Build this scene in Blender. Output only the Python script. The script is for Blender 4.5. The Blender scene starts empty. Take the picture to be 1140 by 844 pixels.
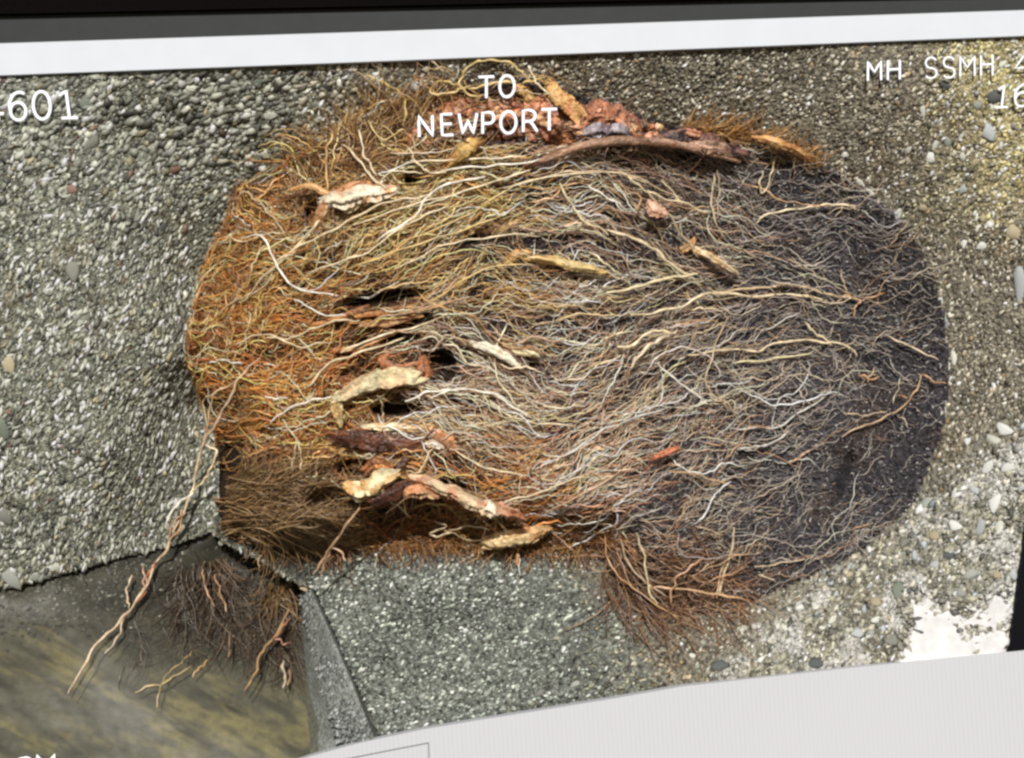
import bpy, math, random
import numpy as np
from mathutils import Vector

random.seed(7)
rng = np.random.default_rng(7)
sc = bpy.context.scene
COL = sc.collection

# ------------------------------------------------------------------ camera, sky, sun, exposure
D = 1.70                                  # distance of the camera from the display front (metres)
W0 = 1.14                                 # width of the view at the display front
cam_d = bpy.data.cameras.new("camera")
cam = bpy.data.objects.new("camera", cam_d)
COL.objects.link(cam)
cam.location = (0, -D, 0)
cam.rotation_euler = (math.radians(90), 0, 0)
cam_d.sensor_width = 36.0
cam_d.lens = 36.0 * D / W0
cam_d.clip_start = 0.01
cam_d.clip_end = 500
sc.camera = cam

SUN = Vector((-0.04, -1.0, 0.56)).normalized()          # towards the sun
el = math.asin(SUN.z)
rot = math.atan2(SUN.x, SUN.y)
world = bpy.data.worlds.new("World")
sc.world = world
world.use_nodes = True
nt = world.node_tree
sky = nt.nodes.new("ShaderNodeTexSky")
sky.sky_type = 'NISHITA'
sky.sun_disc = False
sky.sun_elevation = el
sky.sun_rotation = rot
nt.links.new(sky.outputs[0], nt.nodes["Background"].inputs[0])
nt.nodes["Background"].inputs[1].default_value = 0.05
sun_d = bpy.data.lights.new("sun", 'SUN')
sun_d.energy = 4.1
sun_d.angle = math.radians(0.5)
sun_d.color = (1.0, 0.965, 0.91)
sun = bpy.data.objects.new("sun", sun_d)
COL.objects.link(sun)
sun.rotation_euler = (-SUN).to_track_quat('-Z', 'Y').to_euler()
sc.view_settings.view_transform = 'Standard'
sc.view_settings.look = 'None'
sc.view_settings.exposure = 0.0
sc.view_settings.gamma = 1.0
sc.view_settings.use_curve_mapping = False
sc.render.engine = 'CYCLES'
sc.cycles.filter_width = 2.7
sc.cycles.max_bounces = 6
sc.cycles.diffuse_bounces = 2
sc.cycles.transparent_max_bounces = 6

# ------------------------------------------------------------------ helpers
def P(px, py, y):
    """plan of the picture (millimetres across, millimetres down) at a depth y behind the display -> metres"""
    px = np.asarray(px, float); py = np.asarray(py, float); y = np.asarray(y, float)
    k = (D + y) / D
    return np.stack([(px - 570) / 1000 * k, y + 0 * px, (422 - py) / 1000 * k], -1)

def lat(ix, iy, seed):
    h = (ix.astype(np.int64) * 374761393 + iy.astype(np.int64) * 668265263 + seed * 974711) & 0x7fffffff
    h = ((h ^ (h >> 13)) * 1274126177) & 0x7fffffff
    return ((h ^ (h >> 16)) & 0xffff) / 65535.0

def vnoise(x, y, s, seed=0):
    x = np.asarray(x, float) / s; y = np.asarray(y, float) / s
    ix = np.floor(x); iy = np.floor(y); fx = x - ix; fy = y - iy
    fx = fx * fx * (3 - 2 * fx); fy = fy * fy * (3 - 2 * fy)
    a = lat(ix, iy, seed); b = lat(ix + 1, iy, seed); c = lat(ix, iy + 1, seed); d = lat(ix + 1, iy + 1, seed)
    return (a * (1 - fx) + b * fx) * (1 - fy) + (c * (1 - fx) + d * fx) * fy

def fbm(x, y, s, seed=0, n=3):
    v = 0; a = 0.5; t = 0
    for k in range(n):
        v = v + a * vnoise(x, y, s / 2 ** k, seed + k * 17); t += a; a *= 0.55
    return v / t

class RBF:
    def __init__(self, pts):
        p = np.array(pts, float); self.p = p[:, :2]; n = len(p)
        A = np.zeros((n + 1, n + 1)); r = np.linalg.norm(self.p[:, None] - self.p[None], axis=-1)
        A[:n, :n] = r; A[:n, n] = 1; A[n, :n] = 1
        b = np.zeros(n + 1); b[:n] = p[:, 2]; self.w = np.linalg.solve(A, b)
    def __call__(self, x, y):
        x = np.asarray(x, float); y = np.asarray(y, float); out = np.full(x.shape, self.w[-1])
        for k, (a, b) in enumerate(self.p):
            out = out + self.w[k] * np.sqrt((x - a) ** 2 + (y - b) ** 2)
        return out

def inside(x, y, poly):
    x = np.asarray(x, float); y = np.asarray(y, float)
    r = np.zeros(x.shape, bool); n = len(poly)
    for i in range(n):
        x1, y1 = poly[i]; x2, y2 = poly[(i + 1) % n]
        if y1 == y2: continue
        c = ((y1 > y) != (y2 > y)) & (x < (x2 - x1) * (y - y1) / (y2 - y1) + x1)
        r ^= c
    return r

def edge_dist(x, y, poly):
    x = np.asarray(x, float); y = np.asarray(y, float)
    d = np.full(x.shape, 1e9); n = len(poly)
    for i in range(n):
        x1, y1 = poly[i]; x2, y2 = poly[(i + 1) % n]
        dx, dy = x2 - x1, y2 - y1; L = dx * dx + dy * dy + 1e-9
        t = np.clip(((x - x1) * dx + (y - y1) * dy) / L, 0, 1)
        d = np.minimum(d, np.hypot(x - x1 - t * dx, y - y1 - t * dy))
    return d

def smooth(a, b, x):
    t = np.clip((x - a) / (b - a), 0, 1); return t * t * (3 - 2 * t)

def make_mesh(name, verts, faces, mat, cols=None, smooth_shade=True, fsize=None):
    """verts (n,3); faces (m,k) index array of one size"""
    me = bpy.data.meshes.new(name)
    verts = np.asarray(verts, np.float32).reshape(-1, 3); faces = np.asarray(faces, np.int32)
    m, k = faces.shape
    me.vertices.add(len(verts)); me.vertices.foreach_set("co", verts.ravel())
    me.loops.add(m * k); me.loops.foreach_set("vertex_index", faces.ravel())
    me.polygons.add(m)
    me.polygons.foreach_set("loop_start", np.arange(0, m * k, k, dtype=np.int32))
    me.update(calc_edges=True)
    if smooth_shade:
        me.polygons.foreach_set("use_smooth", np.ones(m, bool))
    if cols is not None:
        c = np.ones((len(verts), 4), np.float32); c[:, :3] = cols
        ca = me.color_attributes.new("Col", 'FLOAT_COLOR', 'POINT'); ca.data.foreach_set("color", c.ravel())
    if mat: me.materials.append(mat)
    return me

def link(name, me, parent=None, **props):
    o = bpy.data.objects.new(name, me); COL.objects.link(o)
    if parent is not None: o.parent = parent
    for k, v in props.items(): o[k] = v
    return o

def tubes(pts, rad, cols, sides=3):
    """pts (N,n,3) rad (N,n) cols (N,3) or (N,n,3) -> verts, quads, colours"""
    N, n, _ = pts.shape
    t = np.gradient(pts, axis=1); t /= np.linalg.norm(t, axis=-1, keepdims=True) + 1e-9
    up = np.array([0, 1.0, 0])
    a = np.cross(t, up); la = np.linalg.norm(a, axis=-1, keepdims=True)
    a = np.where(la < 1e-3, np.array([1.0, 0, 0]), a / (la + 1e-9)); b = np.cross(t, a)
    ang = np.arange(sides) * 2 * math.pi / sides + math.pi / 2
    v = pts[:, :, None, :] + rad[:, :, None, None] * (np.cos(ang)[None, None, :, None] * a[:, :, None, :] + np.sin(ang)[None, None, :, None] * b[:, :, None, :])
    idx = np.arange(N * n * sides).reshape(N, n, sides)
    i0 = idx[:, :-1, :]; i1 = idx[:, 1:, :]
    f = np.stack([i0, np.roll(i0, -1, 2), np.roll(i1, -1, 2), i1], -1).reshape(-1, 4)
    if cols.ndim == 2: cols = np.repeat(cols[:, None], n, 1)
    c = np.repeat(cols[:, :, None, :], sides, 2)
    return v.reshape(-1, 3), f, c.reshape(-1, 3)

def spline(pts, n):
    """Catmull-Rom through pts (k,d) resampled to n points of about equal spacing"""
    p = np.array(pts, float)
    if len(p) == 2: return p[0] + (p[1] - p[0]) * np.linspace(0, 1, n)[:, None]
    q = np.vstack([2 * p[0] - p[1], p, 2 * p[-1] - p[-2]]); out = []
    for i in range(1, len(q) - 2):
        for t in np.linspace(0, 1, 10, endpoint=False):
            a, b, c, d = q[i - 1], q[i], q[i + 1], q[i + 2]
            out.append(0.5 * (2 * b + (c - a) * t + (2 * a - 5 * b + 4 * c - d) * t * t + (3 * b - a - 3 * c + d) * t ** 3))
    out.append(p[-1]); o = np.array(out)
    s = np.r_[0, np.cumsum(np.linalg.norm(np.diff(o[:, :2], axis=0), axis=1))]
    u = np.linspace(0, s[-1], n)
    return np.stack([np.interp(u, s, o[:, k]) for k in range(o.shape[1])], -1)

# ------------------------------------------------------------------ materials
def mat_new(name):
    m = bpy.data.materials.new(name); m.use_nodes = True
    return m, m.node_tree.nodes, m.node_tree.links, m.node_tree.nodes["Principled BSDF"]

def mat_attr(name, rough=0.6, spec=0.4, nscale=400.0, namt=0.35, bump=0.3, bscale=900.0, bdist=0.001):
    m, N, L, B = mat_new(name)
    at = N.new("ShaderNodeAttribute"); at.attribute_name = "Col"
    tc = N.new("ShaderNodeTexCoord")
    no = N.new("ShaderNodeTexNoise"); no.inputs["Scale"].default_value = nscale; no.inputs["Detail"].default_value = 4
    L.new(tc.outputs["Object"], no.inputs["Vector"])
    mr = N.new("ShaderNodeMapRange"); mr.inputs[1].default_value = 0.3; mr.inputs[2].default_value = 0.7
    mr.inputs[3].default_value = 1 - namt; mr.inputs[4].default_value = 1 + namt
    L.new(no.outputs["Fac"], mr.inputs[0])
    mx = N.new("ShaderNodeVectorMath"); mx.operation = 'SCALE'
    L.new(at.outputs["Color"], mx.inputs[0]); L.new(mr.outputs[0], mx.inputs["Scale"])
    L.new(mx.outputs[0], B.inputs["Base Color"])
    B.inputs["Roughness"].default_value = rough
    B.inputs["Specular IOR Level"].default_value = spec
    if bump:
        n2 = N.new("ShaderNodeTexNoise"); n2.inputs["Scale"].default_value = bscale; n2.inputs["Detail"].default_value = 3
        L.new(tc.outputs["Object"], n2.inputs["Vector"])
        bp = N.new("ShaderNodeBump"); bp.inputs["Strength"].default_value = bump; bp.inputs["Distance"].default_value = bdist
        L.new(n2.outputs["Fac"], bp.inputs["Height"]); L.new(bp.outputs[0], B.inputs["Normal"])
    return m

M_concrete = mat_attr("concrete", 0.85, 0.3, 210, 0.95, 1.0, 260, 0.007)
M_kerb = mat_attr("kerb_concrete", 0.85, 0.3, 240, 0.5, 0.7, 300, 0.004)
M_stone = mat_attr("stone", 0.5, 0.5, 330, 0.22, 0.35, 500, 0.001)
M_fibre = mat_attr("root_fibre", 0.34, 0.8, 160, 0.28, 0.0)
M_mat = mat_attr("root_mat", 0.8, 0.3, 230, 0.9, 1.0, 300, 0.006)
M_wood = mat_attr("root_wood", 0.38, 0.55, 130, 0.35, 0.9, 260, 0.003)
M_silt = mat_attr("silt", 0.9, 0.2, 120, 0.25, 0.5, 160, 0.004)

def mat_plain(name, col, rough=0.5, spec=0.4, emit=0.0, nscale=30.0, namt=0.02):
    m, N, L, B = mat_new(name)
    tc = N.new("ShaderNodeTexCoord"); no = N.new("ShaderNodeTexNoise"); no.inputs["Scale"].default_value = nscale
    L.new(tc.outputs["Object"], no.inputs["Vector"])
    cr = N.new("ShaderNodeValToRGB")
    cr.color_ramp.elements[0].position = 0.3; cr.color_ramp.elements[1].position = 0.7
    cr.color_ramp.elements[0].color = [c * (1 - namt) for c in col] + [1]
    cr.color_ramp.elements[1].color = [min(1, c * (1 + namt)) for c in col] + [1]
    L.new(no.outputs["Fac"], cr.inputs[0]); L.new(cr.outputs[0], B.inputs["Base Color"])
    B.inputs["Roughness"].default_value = rough; B.inputs["Specular IOR Level"].default_value = spec
    if emit:
        L.new(cr.outputs[0], B.inputs["Emission Color"]); B.inputs["Emission Strength"].default_value = emit
    return m

M_bezel = mat_plain("black_plastic", (0.004, 0.003, 0.003), 0.9, 0.04, 0, 400, 0.3)
M_border = mat_plain("dark_grey_glass", (0.036, 0.039, 0.039), 0.6, 0.15, 0, 60, 0.06)
M_blank = mat_plain("unlit_screen", (0.004, 0.004, 0.006), 0.5, 0.1, 0)
M_strip = mat_plain("white_window_strip", (0.62, 0.65, 0.70), 0.7, 0.1, 0.05)
M_letter = mat_plain("white_lettering", (0.85, 0.86, 0.9), 0.7, 0.1, 0.35)
M_outline = mat_plain("grey_outline", (0.22, 0.22, 0.24), 0.7, 0.1, 0)

def mat_page():
    m, N, L, B = mat_new("pale_grey_page")
    tc = N.new("ShaderNodeTexCoord")
    mp = N.new("ShaderNodeMapping"); mp.inputs["Rotation"].default_value = (0, math.radians(4), 0)
    L.new(tc.outputs["Object"], mp.inputs[0])
    wv = N.new("ShaderNodeTexWave"); wv.wave_type = 'BANDS'; wv.bands_direction = 'X'
    wv.inputs["Scale"].default_value = 62.0; wv.inputs["Distortion"].default_value = 0.4; wv.inputs["Detail"].default_value = 1
    wv.inputs["Detail Scale"].default_value = 2.0
    L.new(mp.outputs[0], wv.inputs["Vector"])
    no = N.new("ShaderNodeTexNoise"); no.inputs["Scale"].default_value = 3.2
    L.new(tc.outputs["Object"], no.inputs["Vector"])
    mu = N.new("ShaderNodeMath"); mu.operation = 'MULTIPLY'; L.new(wv.outputs["Fac"], mu.inputs[0]); L.new(no.outputs["Fac"], mu.inputs[1])
    cr = N.new("ShaderNodeValToRGB")
    cr.color_ramp.elements[0].color = (0.575, 0.58, 0.605, 1); cr.color_ramp.elements[1].color = (0.515, 0.52, 0.545, 1)
    L.new(mu.outputs[0], cr.inputs[0]); L.new(cr.outputs[0], B.inputs["Base Color"])
    B.inputs["Roughness"].default_value = 0.6; B.inputs["Specular IOR Level"].default_value = 0.15
    return m
M_page = mat_page()

def mat_water():
    m, N, L, B = mat_new("murky_water")
    out = N["Material Output"]
    tr = N.new("ShaderNodeBsdfTransparent"); tr.inputs[0].default_value = (0.84, 0.83, 0.76, 1)
    mx = N.new("ShaderNodeMixShader"); tc = N.new("ShaderNodeTexCoord")
    mp = N.new("ShaderNodeMapping"); mp.inputs["Scale"].default_value = (1, 1, 3.0); mp.inputs["Rotation"].default_value = (0, math.radians(28), 0)
    L.new(tc.outputs["Object"], mp.inputs[0])
    no = N.new("ShaderNodeTexNoise"); no.inputs["Scale"].default_value = 14; no.inputs["Detail"].default_value = 4
    L.new(mp.outputs[0], no.inputs["Vector"])
    cr = N.new("ShaderNodeValToRGB")
    cr.color_ramp.elements[0].position = 0.35; cr.color_ramp.elements[0].color = (0.115, 0.112, 0.095, 1)
    cr.color_ramp.elements[1].position = 0.72; cr.color_ramp.elements[1].color = (0.21, 0.20, 0.15, 1)
    L.new(no.outputs["Fac"], cr.inputs[0]); L.new(cr.outputs[0], B.inputs["Base Color"])
    B.inputs["Roughness"].default_value = 0.38; B.inputs["Specular IOR Level"].default_value = 0.3
    bp = N.new("ShaderNodeBump"); bp.inputs["Strength"].default_value = 0.25; bp.inputs["Distance"].default_value = 0.004
    L.new(no.outputs["Fac"], bp.inputs["Height"]); L.new(bp.outputs[0], B.inputs["Normal"])
    mx.inputs[0].default_value = 0.30
    L.new(tr.outputs[0], mx.inputs[1]); L.new(B.outputs[0], mx.inputs[2]); L.new(mx.outputs[0], out.inputs["Surface"])
    return m
M_water = mat_water()

# ------------------------------------------------------------------ plan of the place (mm across / mm down, depths in metres)
def top_edge(x):      # lower edge of the white strip, mm down
    return np.interp(x, [-200, 0, 380, 760, 1140, 1350], [98, 84, 70, 55, 40, 33])
page_top = [(-200, 1000), (200, 900), (280, 864), (345, 842), (400, 827), (470, 812), (530, 802), (600, 791), (680, 778), (760, 764), (850, 754), (950, 743), (1050, 733), (1140, 724), (1350, 700)]
def page_edge(x):
    a = np.array(page_top); return np.interp(x, a[:, 0], a[:, 1])
def right_edge(y):
    return np.interp(y, [0, 400, 600, 725, 800], [1236, 1172, 1141, 1123, 1112])

BORDER = [(float(x), float(top_edge(x)) - 4, .004) for x in range(-160, 1261, 60)] + [(float(x), float(page_edge(x)) + 4, .006 + .050 * (1 - min(1, max(0, (x - 560) / 240)))) for x in range(390, 1150, 50)] + [(float(right_edge(y)) + 6, float(y), .006) for y in range(80, 720, 70)]
wall_d = RBF(BORDER + [(-200, 400, .01), (0, 300, .018), (0, 600, .030), (-150, 640, .02), (120, 250, .026), (120, 360, .022), (120, 500, .036), (170, 350, .042), (195, 400, .066), (225, 300, .115), (225, 450, .15), (240, 580, .145), (100, 620, .070), (180, 600, .12),
    (10, 120, .008), (50, 118, .008), (95, 118, .009), (200, 110, .018), (350, 145, .045), (600, 95, .026), (780, 105, .035), (850, 130, .05), (250, 180, .06), (150, 150, .035), (970, 80, .008), (1000, 80, .008), (1050, 76, .008), (1100, 74, .008), (1140, 80, .008), (1115, 108, .008), (1145, 108, .008), (1000, 115, .013),
    (950, 220, .085), (1050, 400, .085), (1000, 560, .075), (880, 660, .06), (1100, 300, .04), (1080, 560, .035), (950, 690, .030), (1060, 650, .024),
    (650, 350, .22), (400, 350, .19), (850, 400, .18), (450, 560, .17), (750, 560, .15),
    (390, 640, .135), (300, 612, .135), (430, 612, .115), (450, 650, .088), (520, 650, .072), (600, 640, .068), (700, 700, .052), (400, 740, .092), (480, 700, .088), (520, 720, .078), (620, 720, .058), (470, 770, .066), (560, 670, .072), (350, 662, .15), (378, 700, .11), (398, 745, .095), (415, 785, .080)])
OUT = [(212, 390), (222, 330), (243, 265), (275, 205), (330, 198), (358, 160), (400, 138), (440, 118), (500, 100), (560, 90), (620, 98), (680, 118), (760, 142), (850, 152), (910, 180), (962, 210), (1004, 247), (1035, 298), (1051, 350), (1058, 420), (1049, 482), (1018, 558), (966, 606), (890, 645), (826, 674), (752, 688), (722, 686), (698, 655), (668, 604), (610, 596), (560, 606), (500, 594), (430, 594), (380, 606), (300, 609), (252, 598), (242, 560), (245, 500), (226, 440)]
dome_d = RBF([(230, 390, .10), (300, 300, .055), (300, 450, .05), (400, 300, .025), (420, 450, .022), (330, 560, .072), (300, 585, .085), (270, 560, .085), (520, 250, .025), (560, 400, .035), (520, 540, .025), (650, 300, .045), (680, 450, .045), (680, 560, .03), (800, 350, .085), (850, 250, .09), (850, 480, .085), (950, 400, .105), (980, 500, .095), (850, 600, .075), (740, 660, .05), (560, 130, .02), (700, 150, .04), (430, 180, .03), (850, 170, .07)])
VOIDS = [(490, 408, 16, 17, 0), (432, 379, 34, 7, -8), (462, 358, 20, 8, -20), (425, 331, 45, 6, -8), (457, 198, 7, 9, 20), (366, 556, 22, 13, 0), (938, 535, 5, 30, 18), (242, 545, 9, 34, -4), (622, 152, 16, 9, 0), (440, 455, 26, 7, 0), (505, 545, 16, 9, 20), (258, 520, 14, 26, 10), (352, 233, 12, 9, 0), (395, 520, 20, 8, 0), (262, 590, 15, 8, 0), (560, 150, 18, 7, 0), (750, 140, 22, 7, 12)]
def void(x, y):
    v = np.zeros(np.shape(x))
    for cx, cy, a, b, an in VOIDS:
        c, s = math.cos(math.radians(an)), math.sin(math.radians(an))
        u = (x - cx) * c + (y - cy) * s; w = -(x - cx) * s + (y - cy) * c
        v = np.maximum(v, np.clip(1.25 - np.sqrt((u / a) ** 2 + (w / b) ** 2), 0, 1))
    return np.clip(v * 2.2, 0, 1)
def mat_d(x, y):
    d = edge_dist(x, y, OUT) * np.where(inside(x, y, OUT), 1, -1)
    w = wall_d(x, y); r = smooth(-6, np.where((x < 420) & (y > 500), 36, 55), d); r = r ** 0.6
    m = dome_d(x, y) + 0.012 * (fbm(x, y, 60, 3) - 0.5) + 0.03 * void(x, y)
    return np.where(d < -6, w + 0.02, (w - 0.003) * (1 - r) + np.minimum(m, w - 0.006) * r)

# ------------------------------------------------------------------ concrete of the manhole (the setting)
BENCH = [(345, 656), (420, 840), (900, 830), (760, 735), (755, 690), (690, 640), (640, 560), (255, 560), (240, 596), (270, 613), (302, 630)]
WATERCUT = [(-260, 690), (-40, 662), (0, 656), (60, 642), (130, 622), (190, 608), (236, 592), (246, 603), (270, 615), (302, 632), (334, 652), (351, 657), (428, 832), (428, 1100), (-260, 1100)]
STEP = 2.6
gx = np.arange(-160, 1245, STEP); gy = np.arange(36, 842, STEP)
GX, GY = np.meshgrid(gx, gy)
wd = wall_d(GX, GY) + 0.006 * (fbm(GX, GY, 50, 5) - 0.5) + 0.0035 * (fbm(GX, GY, 13, 9) - 0.5)
wd = np.maximum(wd, 0.006)
V = P(GX, GY, wd).reshape(-1, 3)
CX = GX[:-1, :-1] + STEP / 2; CY = GY[:-1, :-1] + STEP / 2
keep = ~inside(CX, CY, WATERCUT) & (CY > top_edge(CX) - 10) & (CY < page_edge(CX) + 10) & (CX < right_edge(CY) + 3)
isb = inside(CX, CY, BENCH)
nx = len(gx); I = np.arange(V.shape[0]).reshape(len(gy), nx)
Q = np.stack([I[:-1, :-1], I[1:, :-1], I[1:, 1:], I[:-1, 1:]], -1)

def zone_weights(x, y):
    left = 1 - smooth(260, 420, x)
    yel = smooth(1008, 1100, x + 35 * (fbm(x, y, 60, 31) - .5) * 2) * (1 - smooth(170, 300, y)) * (1 - 0.0 * x)
    low = smooth(-20, 60, (x - 1000) * 0.6 + (y - 560) * 0.8) * smooth(720, 900, x)
    bd_ = edge_dist(x, y, BENCH); bench = np.where(inside(x, y, BENCH), 1.0, 0.0) * np.where(x > 560, smooth(0, 70, bd_ + 30 * (fbm(x, y, 30, 41) - .5)), 1.0)
    return left, yel, low, bench
LEDGE_SHADE = [(236, 590), (250, 606), (302, 634), (338, 652), (372, 636), (412, 622), (446, 606), (470, 570), (240, 560)]
def ledge_shade(x, y):                # shade under the roots put into the colour, pale line along its lower side
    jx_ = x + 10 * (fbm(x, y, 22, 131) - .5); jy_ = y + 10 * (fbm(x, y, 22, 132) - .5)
    i_ = inside(jx_, jy_, LEDGE_SHADE); d_ = edge_dist(jx_, jy_, LEDGE_SHADE)
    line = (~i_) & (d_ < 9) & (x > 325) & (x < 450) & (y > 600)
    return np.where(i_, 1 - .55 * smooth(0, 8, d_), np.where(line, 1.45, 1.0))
def wall_col(x, y):
    left, yel, low, bench = zone_weights(x, y)
    n = fbm(x, y, 24, 12)[..., None]
    c = np.array([.195, .176, .132]) * np.ones(x.shape + (3,))
    c = c * (1 - left[..., None]) + np.array([.185, .190, .145]) * left[..., None]
    c = c * (1 - yel[..., None]) + np.array([.36, .31, .16]) * yel[..., None]
    c = c * (1 - low[..., None]) + np.array([.26, .25, .20]) * low[..., None]
    c = c * (1 - bench[..., None]) + np.array([.15, .157, .137]) * bench[..., None]
    bl = smooth(.44, .66, fbm(x, y, 34, 57))[..., None] * low[..., None]
    c = c * (1 - bl) + np.array([.50, .49, .45]) * bl
    rust = smooth(.62, .8, fbm(x, y, 70, 44))[..., None] * (1 - bench[..., None]) * .45
    c = c * (1 - rust) + np.array([.15, .105, .055]) * rust
    return c * (0.6 + 0.9 * n) * ledge_shade(x, y)[..., None]
VC = wall_col(GX, GY).reshape(-1, 3)

def sheet(name, mask, mat, V=V, Q=Q, VC=VC, rim=0.0, **props):
    q = Q[mask]
    used, inv = np.unique(q.ravel(), return_inverse=True)
    v = V[used]; f = inv.reshape(-1, 4); c = VC[used]
    if rim:                                   # give the sheet a body: its open border is carried back by rim metres
        e = np.concatenate([f[:, [0, 1]], f[:, [1, 2]], f[:, [2, 3]], f[:, [3, 0]]])
        key = np.sort(e, 1); k1 = key[:, 0].astype(np.int64) * len(v) + key[:, 1]
        _, ui, cnt = np.unique(k1, return_index=True, return_counts=True)
        be = e[ui[cnt == 1]]
        n = len(v); v = np.vstack([v, v + np.array([0, rim, 0])]); c = np.vstack([c, c])
        f = np.vstack([f, np.stack([be[:, 1], be[:, 0], be[:, 0] + n, be[:, 1] + n], -1)])
    o = link(name, make_mesh(name, v, f, mat, c), **props)
    return o
wall = sheet("concrete_wall", keep & ~isb, M_concrete, rim=0.05, kind="structure")
wall["label"] = "rough exposed aggregate concrete wall around the root mass"
bench = sheet("concrete_bench", keep & isb, M_concrete, rim=0.05, kind="structure")
bench["label"] = "grey sloping concrete bench below the root mass"

# channel bed and water
def wd1(x, y): return float(wall_d(np.array([float(x)]), np.array([float(y)]))[0])
bed_d = RBF([(x, y, wd1(x, y) + .007) for x, y in [(-140, 676), (-60, 665), (0, 657), (60, 643), (130, 623), (190, 609), (236, 592)]] + [(x, y - 40, wd1(x, y - 40) + .06) for x, y in [(-140, 676), (0, 657), (60, 643), (130, 623), (190, 609)]]
    + [(-200, 860, .012), (0, 850, .014), (100, 850, .014), (200, 850, .014), (340, 850, .016), (420, 850, .015), (-200, 760, .02), (0, 760, .030), (330, 680, .17), (330, 760, .09), (150, 740, .055), (60, 750, .038), (230, 700, .115), (240, 640, .17), (250, 800, .04), (240, 560, .26), (330, 610, .22), (400, 700, .2)])
bx = np.arange(-160, 433, 3.0); by = np.arange(560, 885, 3.0)
BX, BY = np.meshgrid(bx, by)
bd = bed_d(BX, BY)
def bed_col(x, y):
    u = x * math.cos(math.radians(28)) + y * math.sin(math.radians(28)); w = -x * math.sin(math.radians(28)) + y * math.cos(math.radians(28))
    n = vnoise(u, w * 3.6, 80, 3) * .42 + vnoise(u, w * 4.5, 34, 8) * .33 + vnoise(u, w * 4, 13, 18) * .25
    k = smooth(.42, .72, n)[..., None] * .9 * (smooth(-60, 80, (y - 640) - 0.35 * np.abs(x - 60) ))[..., None]
    g_ = vnoise(x, y, 6, 77)[..., None] * (1 - smooth(690, 760, y))[..., None]; gs_ = vnoise(u, w * 5, 40, 28)[..., None]; c = (np.array([.115, .112, .09]) * (.35 + 1.3 * gs_) * (.55 + .45 * (1 - g_) + 1.0 * g_ * g_)) * (1 - k) + np.array([.37, .33, .16]) * k
    murk_shade = (.92 * smooth(0, 1, np.clip((x + 40) / 170, .25, 1) * np.clip((742 + .10 * np.clip(x - 150, -200, 150) + 40 * (fbm(x, y, 50, 19) - .5) - y) / 85, 0, 1)))[..., None]  # murk, and shade under wall and roots put into the colour
    return c * (1 - murk_shade) + np.array([.020, .016, .012]) * (.5 + vnoise(x, y * .5, 7, 91))[..., None] * murk_shade
BI = np.arange(BX.size).reshape(BX.shape)
BQ = np.stack([BI[:-1, :-1], BI[1:, :-1], BI[1:, 1:], BI[:-1, 1:]], -1)
KERBL = [(320, 640), (331, 662), (334, 760), (346, 850), (346, 900), (-300, 900), (-300, 560), (330, 560)]
bedV = P(BX, BY, bd + 0.02 + 0.006 * (fbm(BX, BY, 30, 4) - .5)).reshape(-1, 3)
bed = sheet("channel_bed", np.ones(BQ.shape[:2], bool), M_silt, bedV, BQ, bed_col(BX, BY).reshape(-1, 3), kind="structure")
wm = (BY[:-1, :-1] > 580) & (BX[:-1, :-1] < 352)
waterV = P(BX, BY, bd + 0.0015 * (fbm(BX, BY, 22, 14) - .5)).reshape(-1, 3)
water = sheet("channel_water", wm, M_water, waterV, BQ, np.full((BX.size, 3), .1), kind="structure")

# kerb of the channel: a narrow fin between the water and the bench
def loft(rows, name, mat, colfn, nu=26, nv=10, **props):
    """rows: polylines (px, py, depth) lofted in order into one surface"""
    R = np.stack([spline(r, nu) for r in rows]); k = len(rows)
    t = np.linspace(0, k - 1, nv); S = np.zeros((nv, nu, 3))
    for i, tt in enumerate(t):
        a = min(int(tt), k - 2); S[i] = R[a] * (1 - (tt - a)) + R[a + 1] * (tt - a)
    x, y, z = S[..., 0], S[..., 1], S[..., 2]
    z = z + 0.004 * (fbm(x, y, 18, 21) - .5)
    v = P(x, y, z).reshape(-1, 3); i = np.arange(nv * nu).reshape(nv, nu)
    f = np.stack([i[:-1, :-1], i[1:, :-1], i[1:, 1:], i[:-1, 1:]], -1).reshape(-1, 4)
    return link(name, make_mesh(name, v, f, mat, colfn(x, y).reshape(-1, 3)), **props)
kerb = loft([[(330, 664, .26), (333, 760, .13), (347, 845, .035)], [(336, 658, .180), (352, 750, .066), (385, 832, .014)], [(345, 656, .128), (381, 735, .034), (418, 826, .004)], [(349, 656, .16), (384, 735, .07), (421, 826, .03)], [(350, 656, .28), (386, 735, .20), (423, 826, .12)]],
            "channel_kerb", M_kerb, lambda x, y: np.array([.22, .232, .21]) * (0.6 + .8 * fbm(x, y, 16, 2))[..., None], 40, 24, kind="structure")

# ------------------------------------------------------------------ aggregate: grains and pebbles
ico_v = []
g = (1 + 5 ** .5) / 2
for a, b in ((1, g), (-1, g), (1, -g), (-1, -g)): ico_v += [(0, a, b), (a, b, 0), (b, 0, a)]
ico_v = np.array(ico_v, float); ico_v /= np.linalg.norm(ico_v[0])
ico_f = [(i, j, k) for i in range(12) for j in range(i + 1, 12) for k in range(j + 1, 12)
         if max(np.linalg.norm(ico_v[i] - ico_v[j]), np.linalg.norm(ico_v[j] - ico_v[k]), np.linalg.norm(ico_v[i] - ico_v[k])) < 1.1]
ico_f = np.array([f if np.dot(np.cross(ico_v[f[1]] - ico_v[f[0]], ico_v[f[2]] - ico_v[f[0]]), ico_v[f[0]]) > 0 else (f[0], f[2], f[1]) for f in ico_f])

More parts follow.
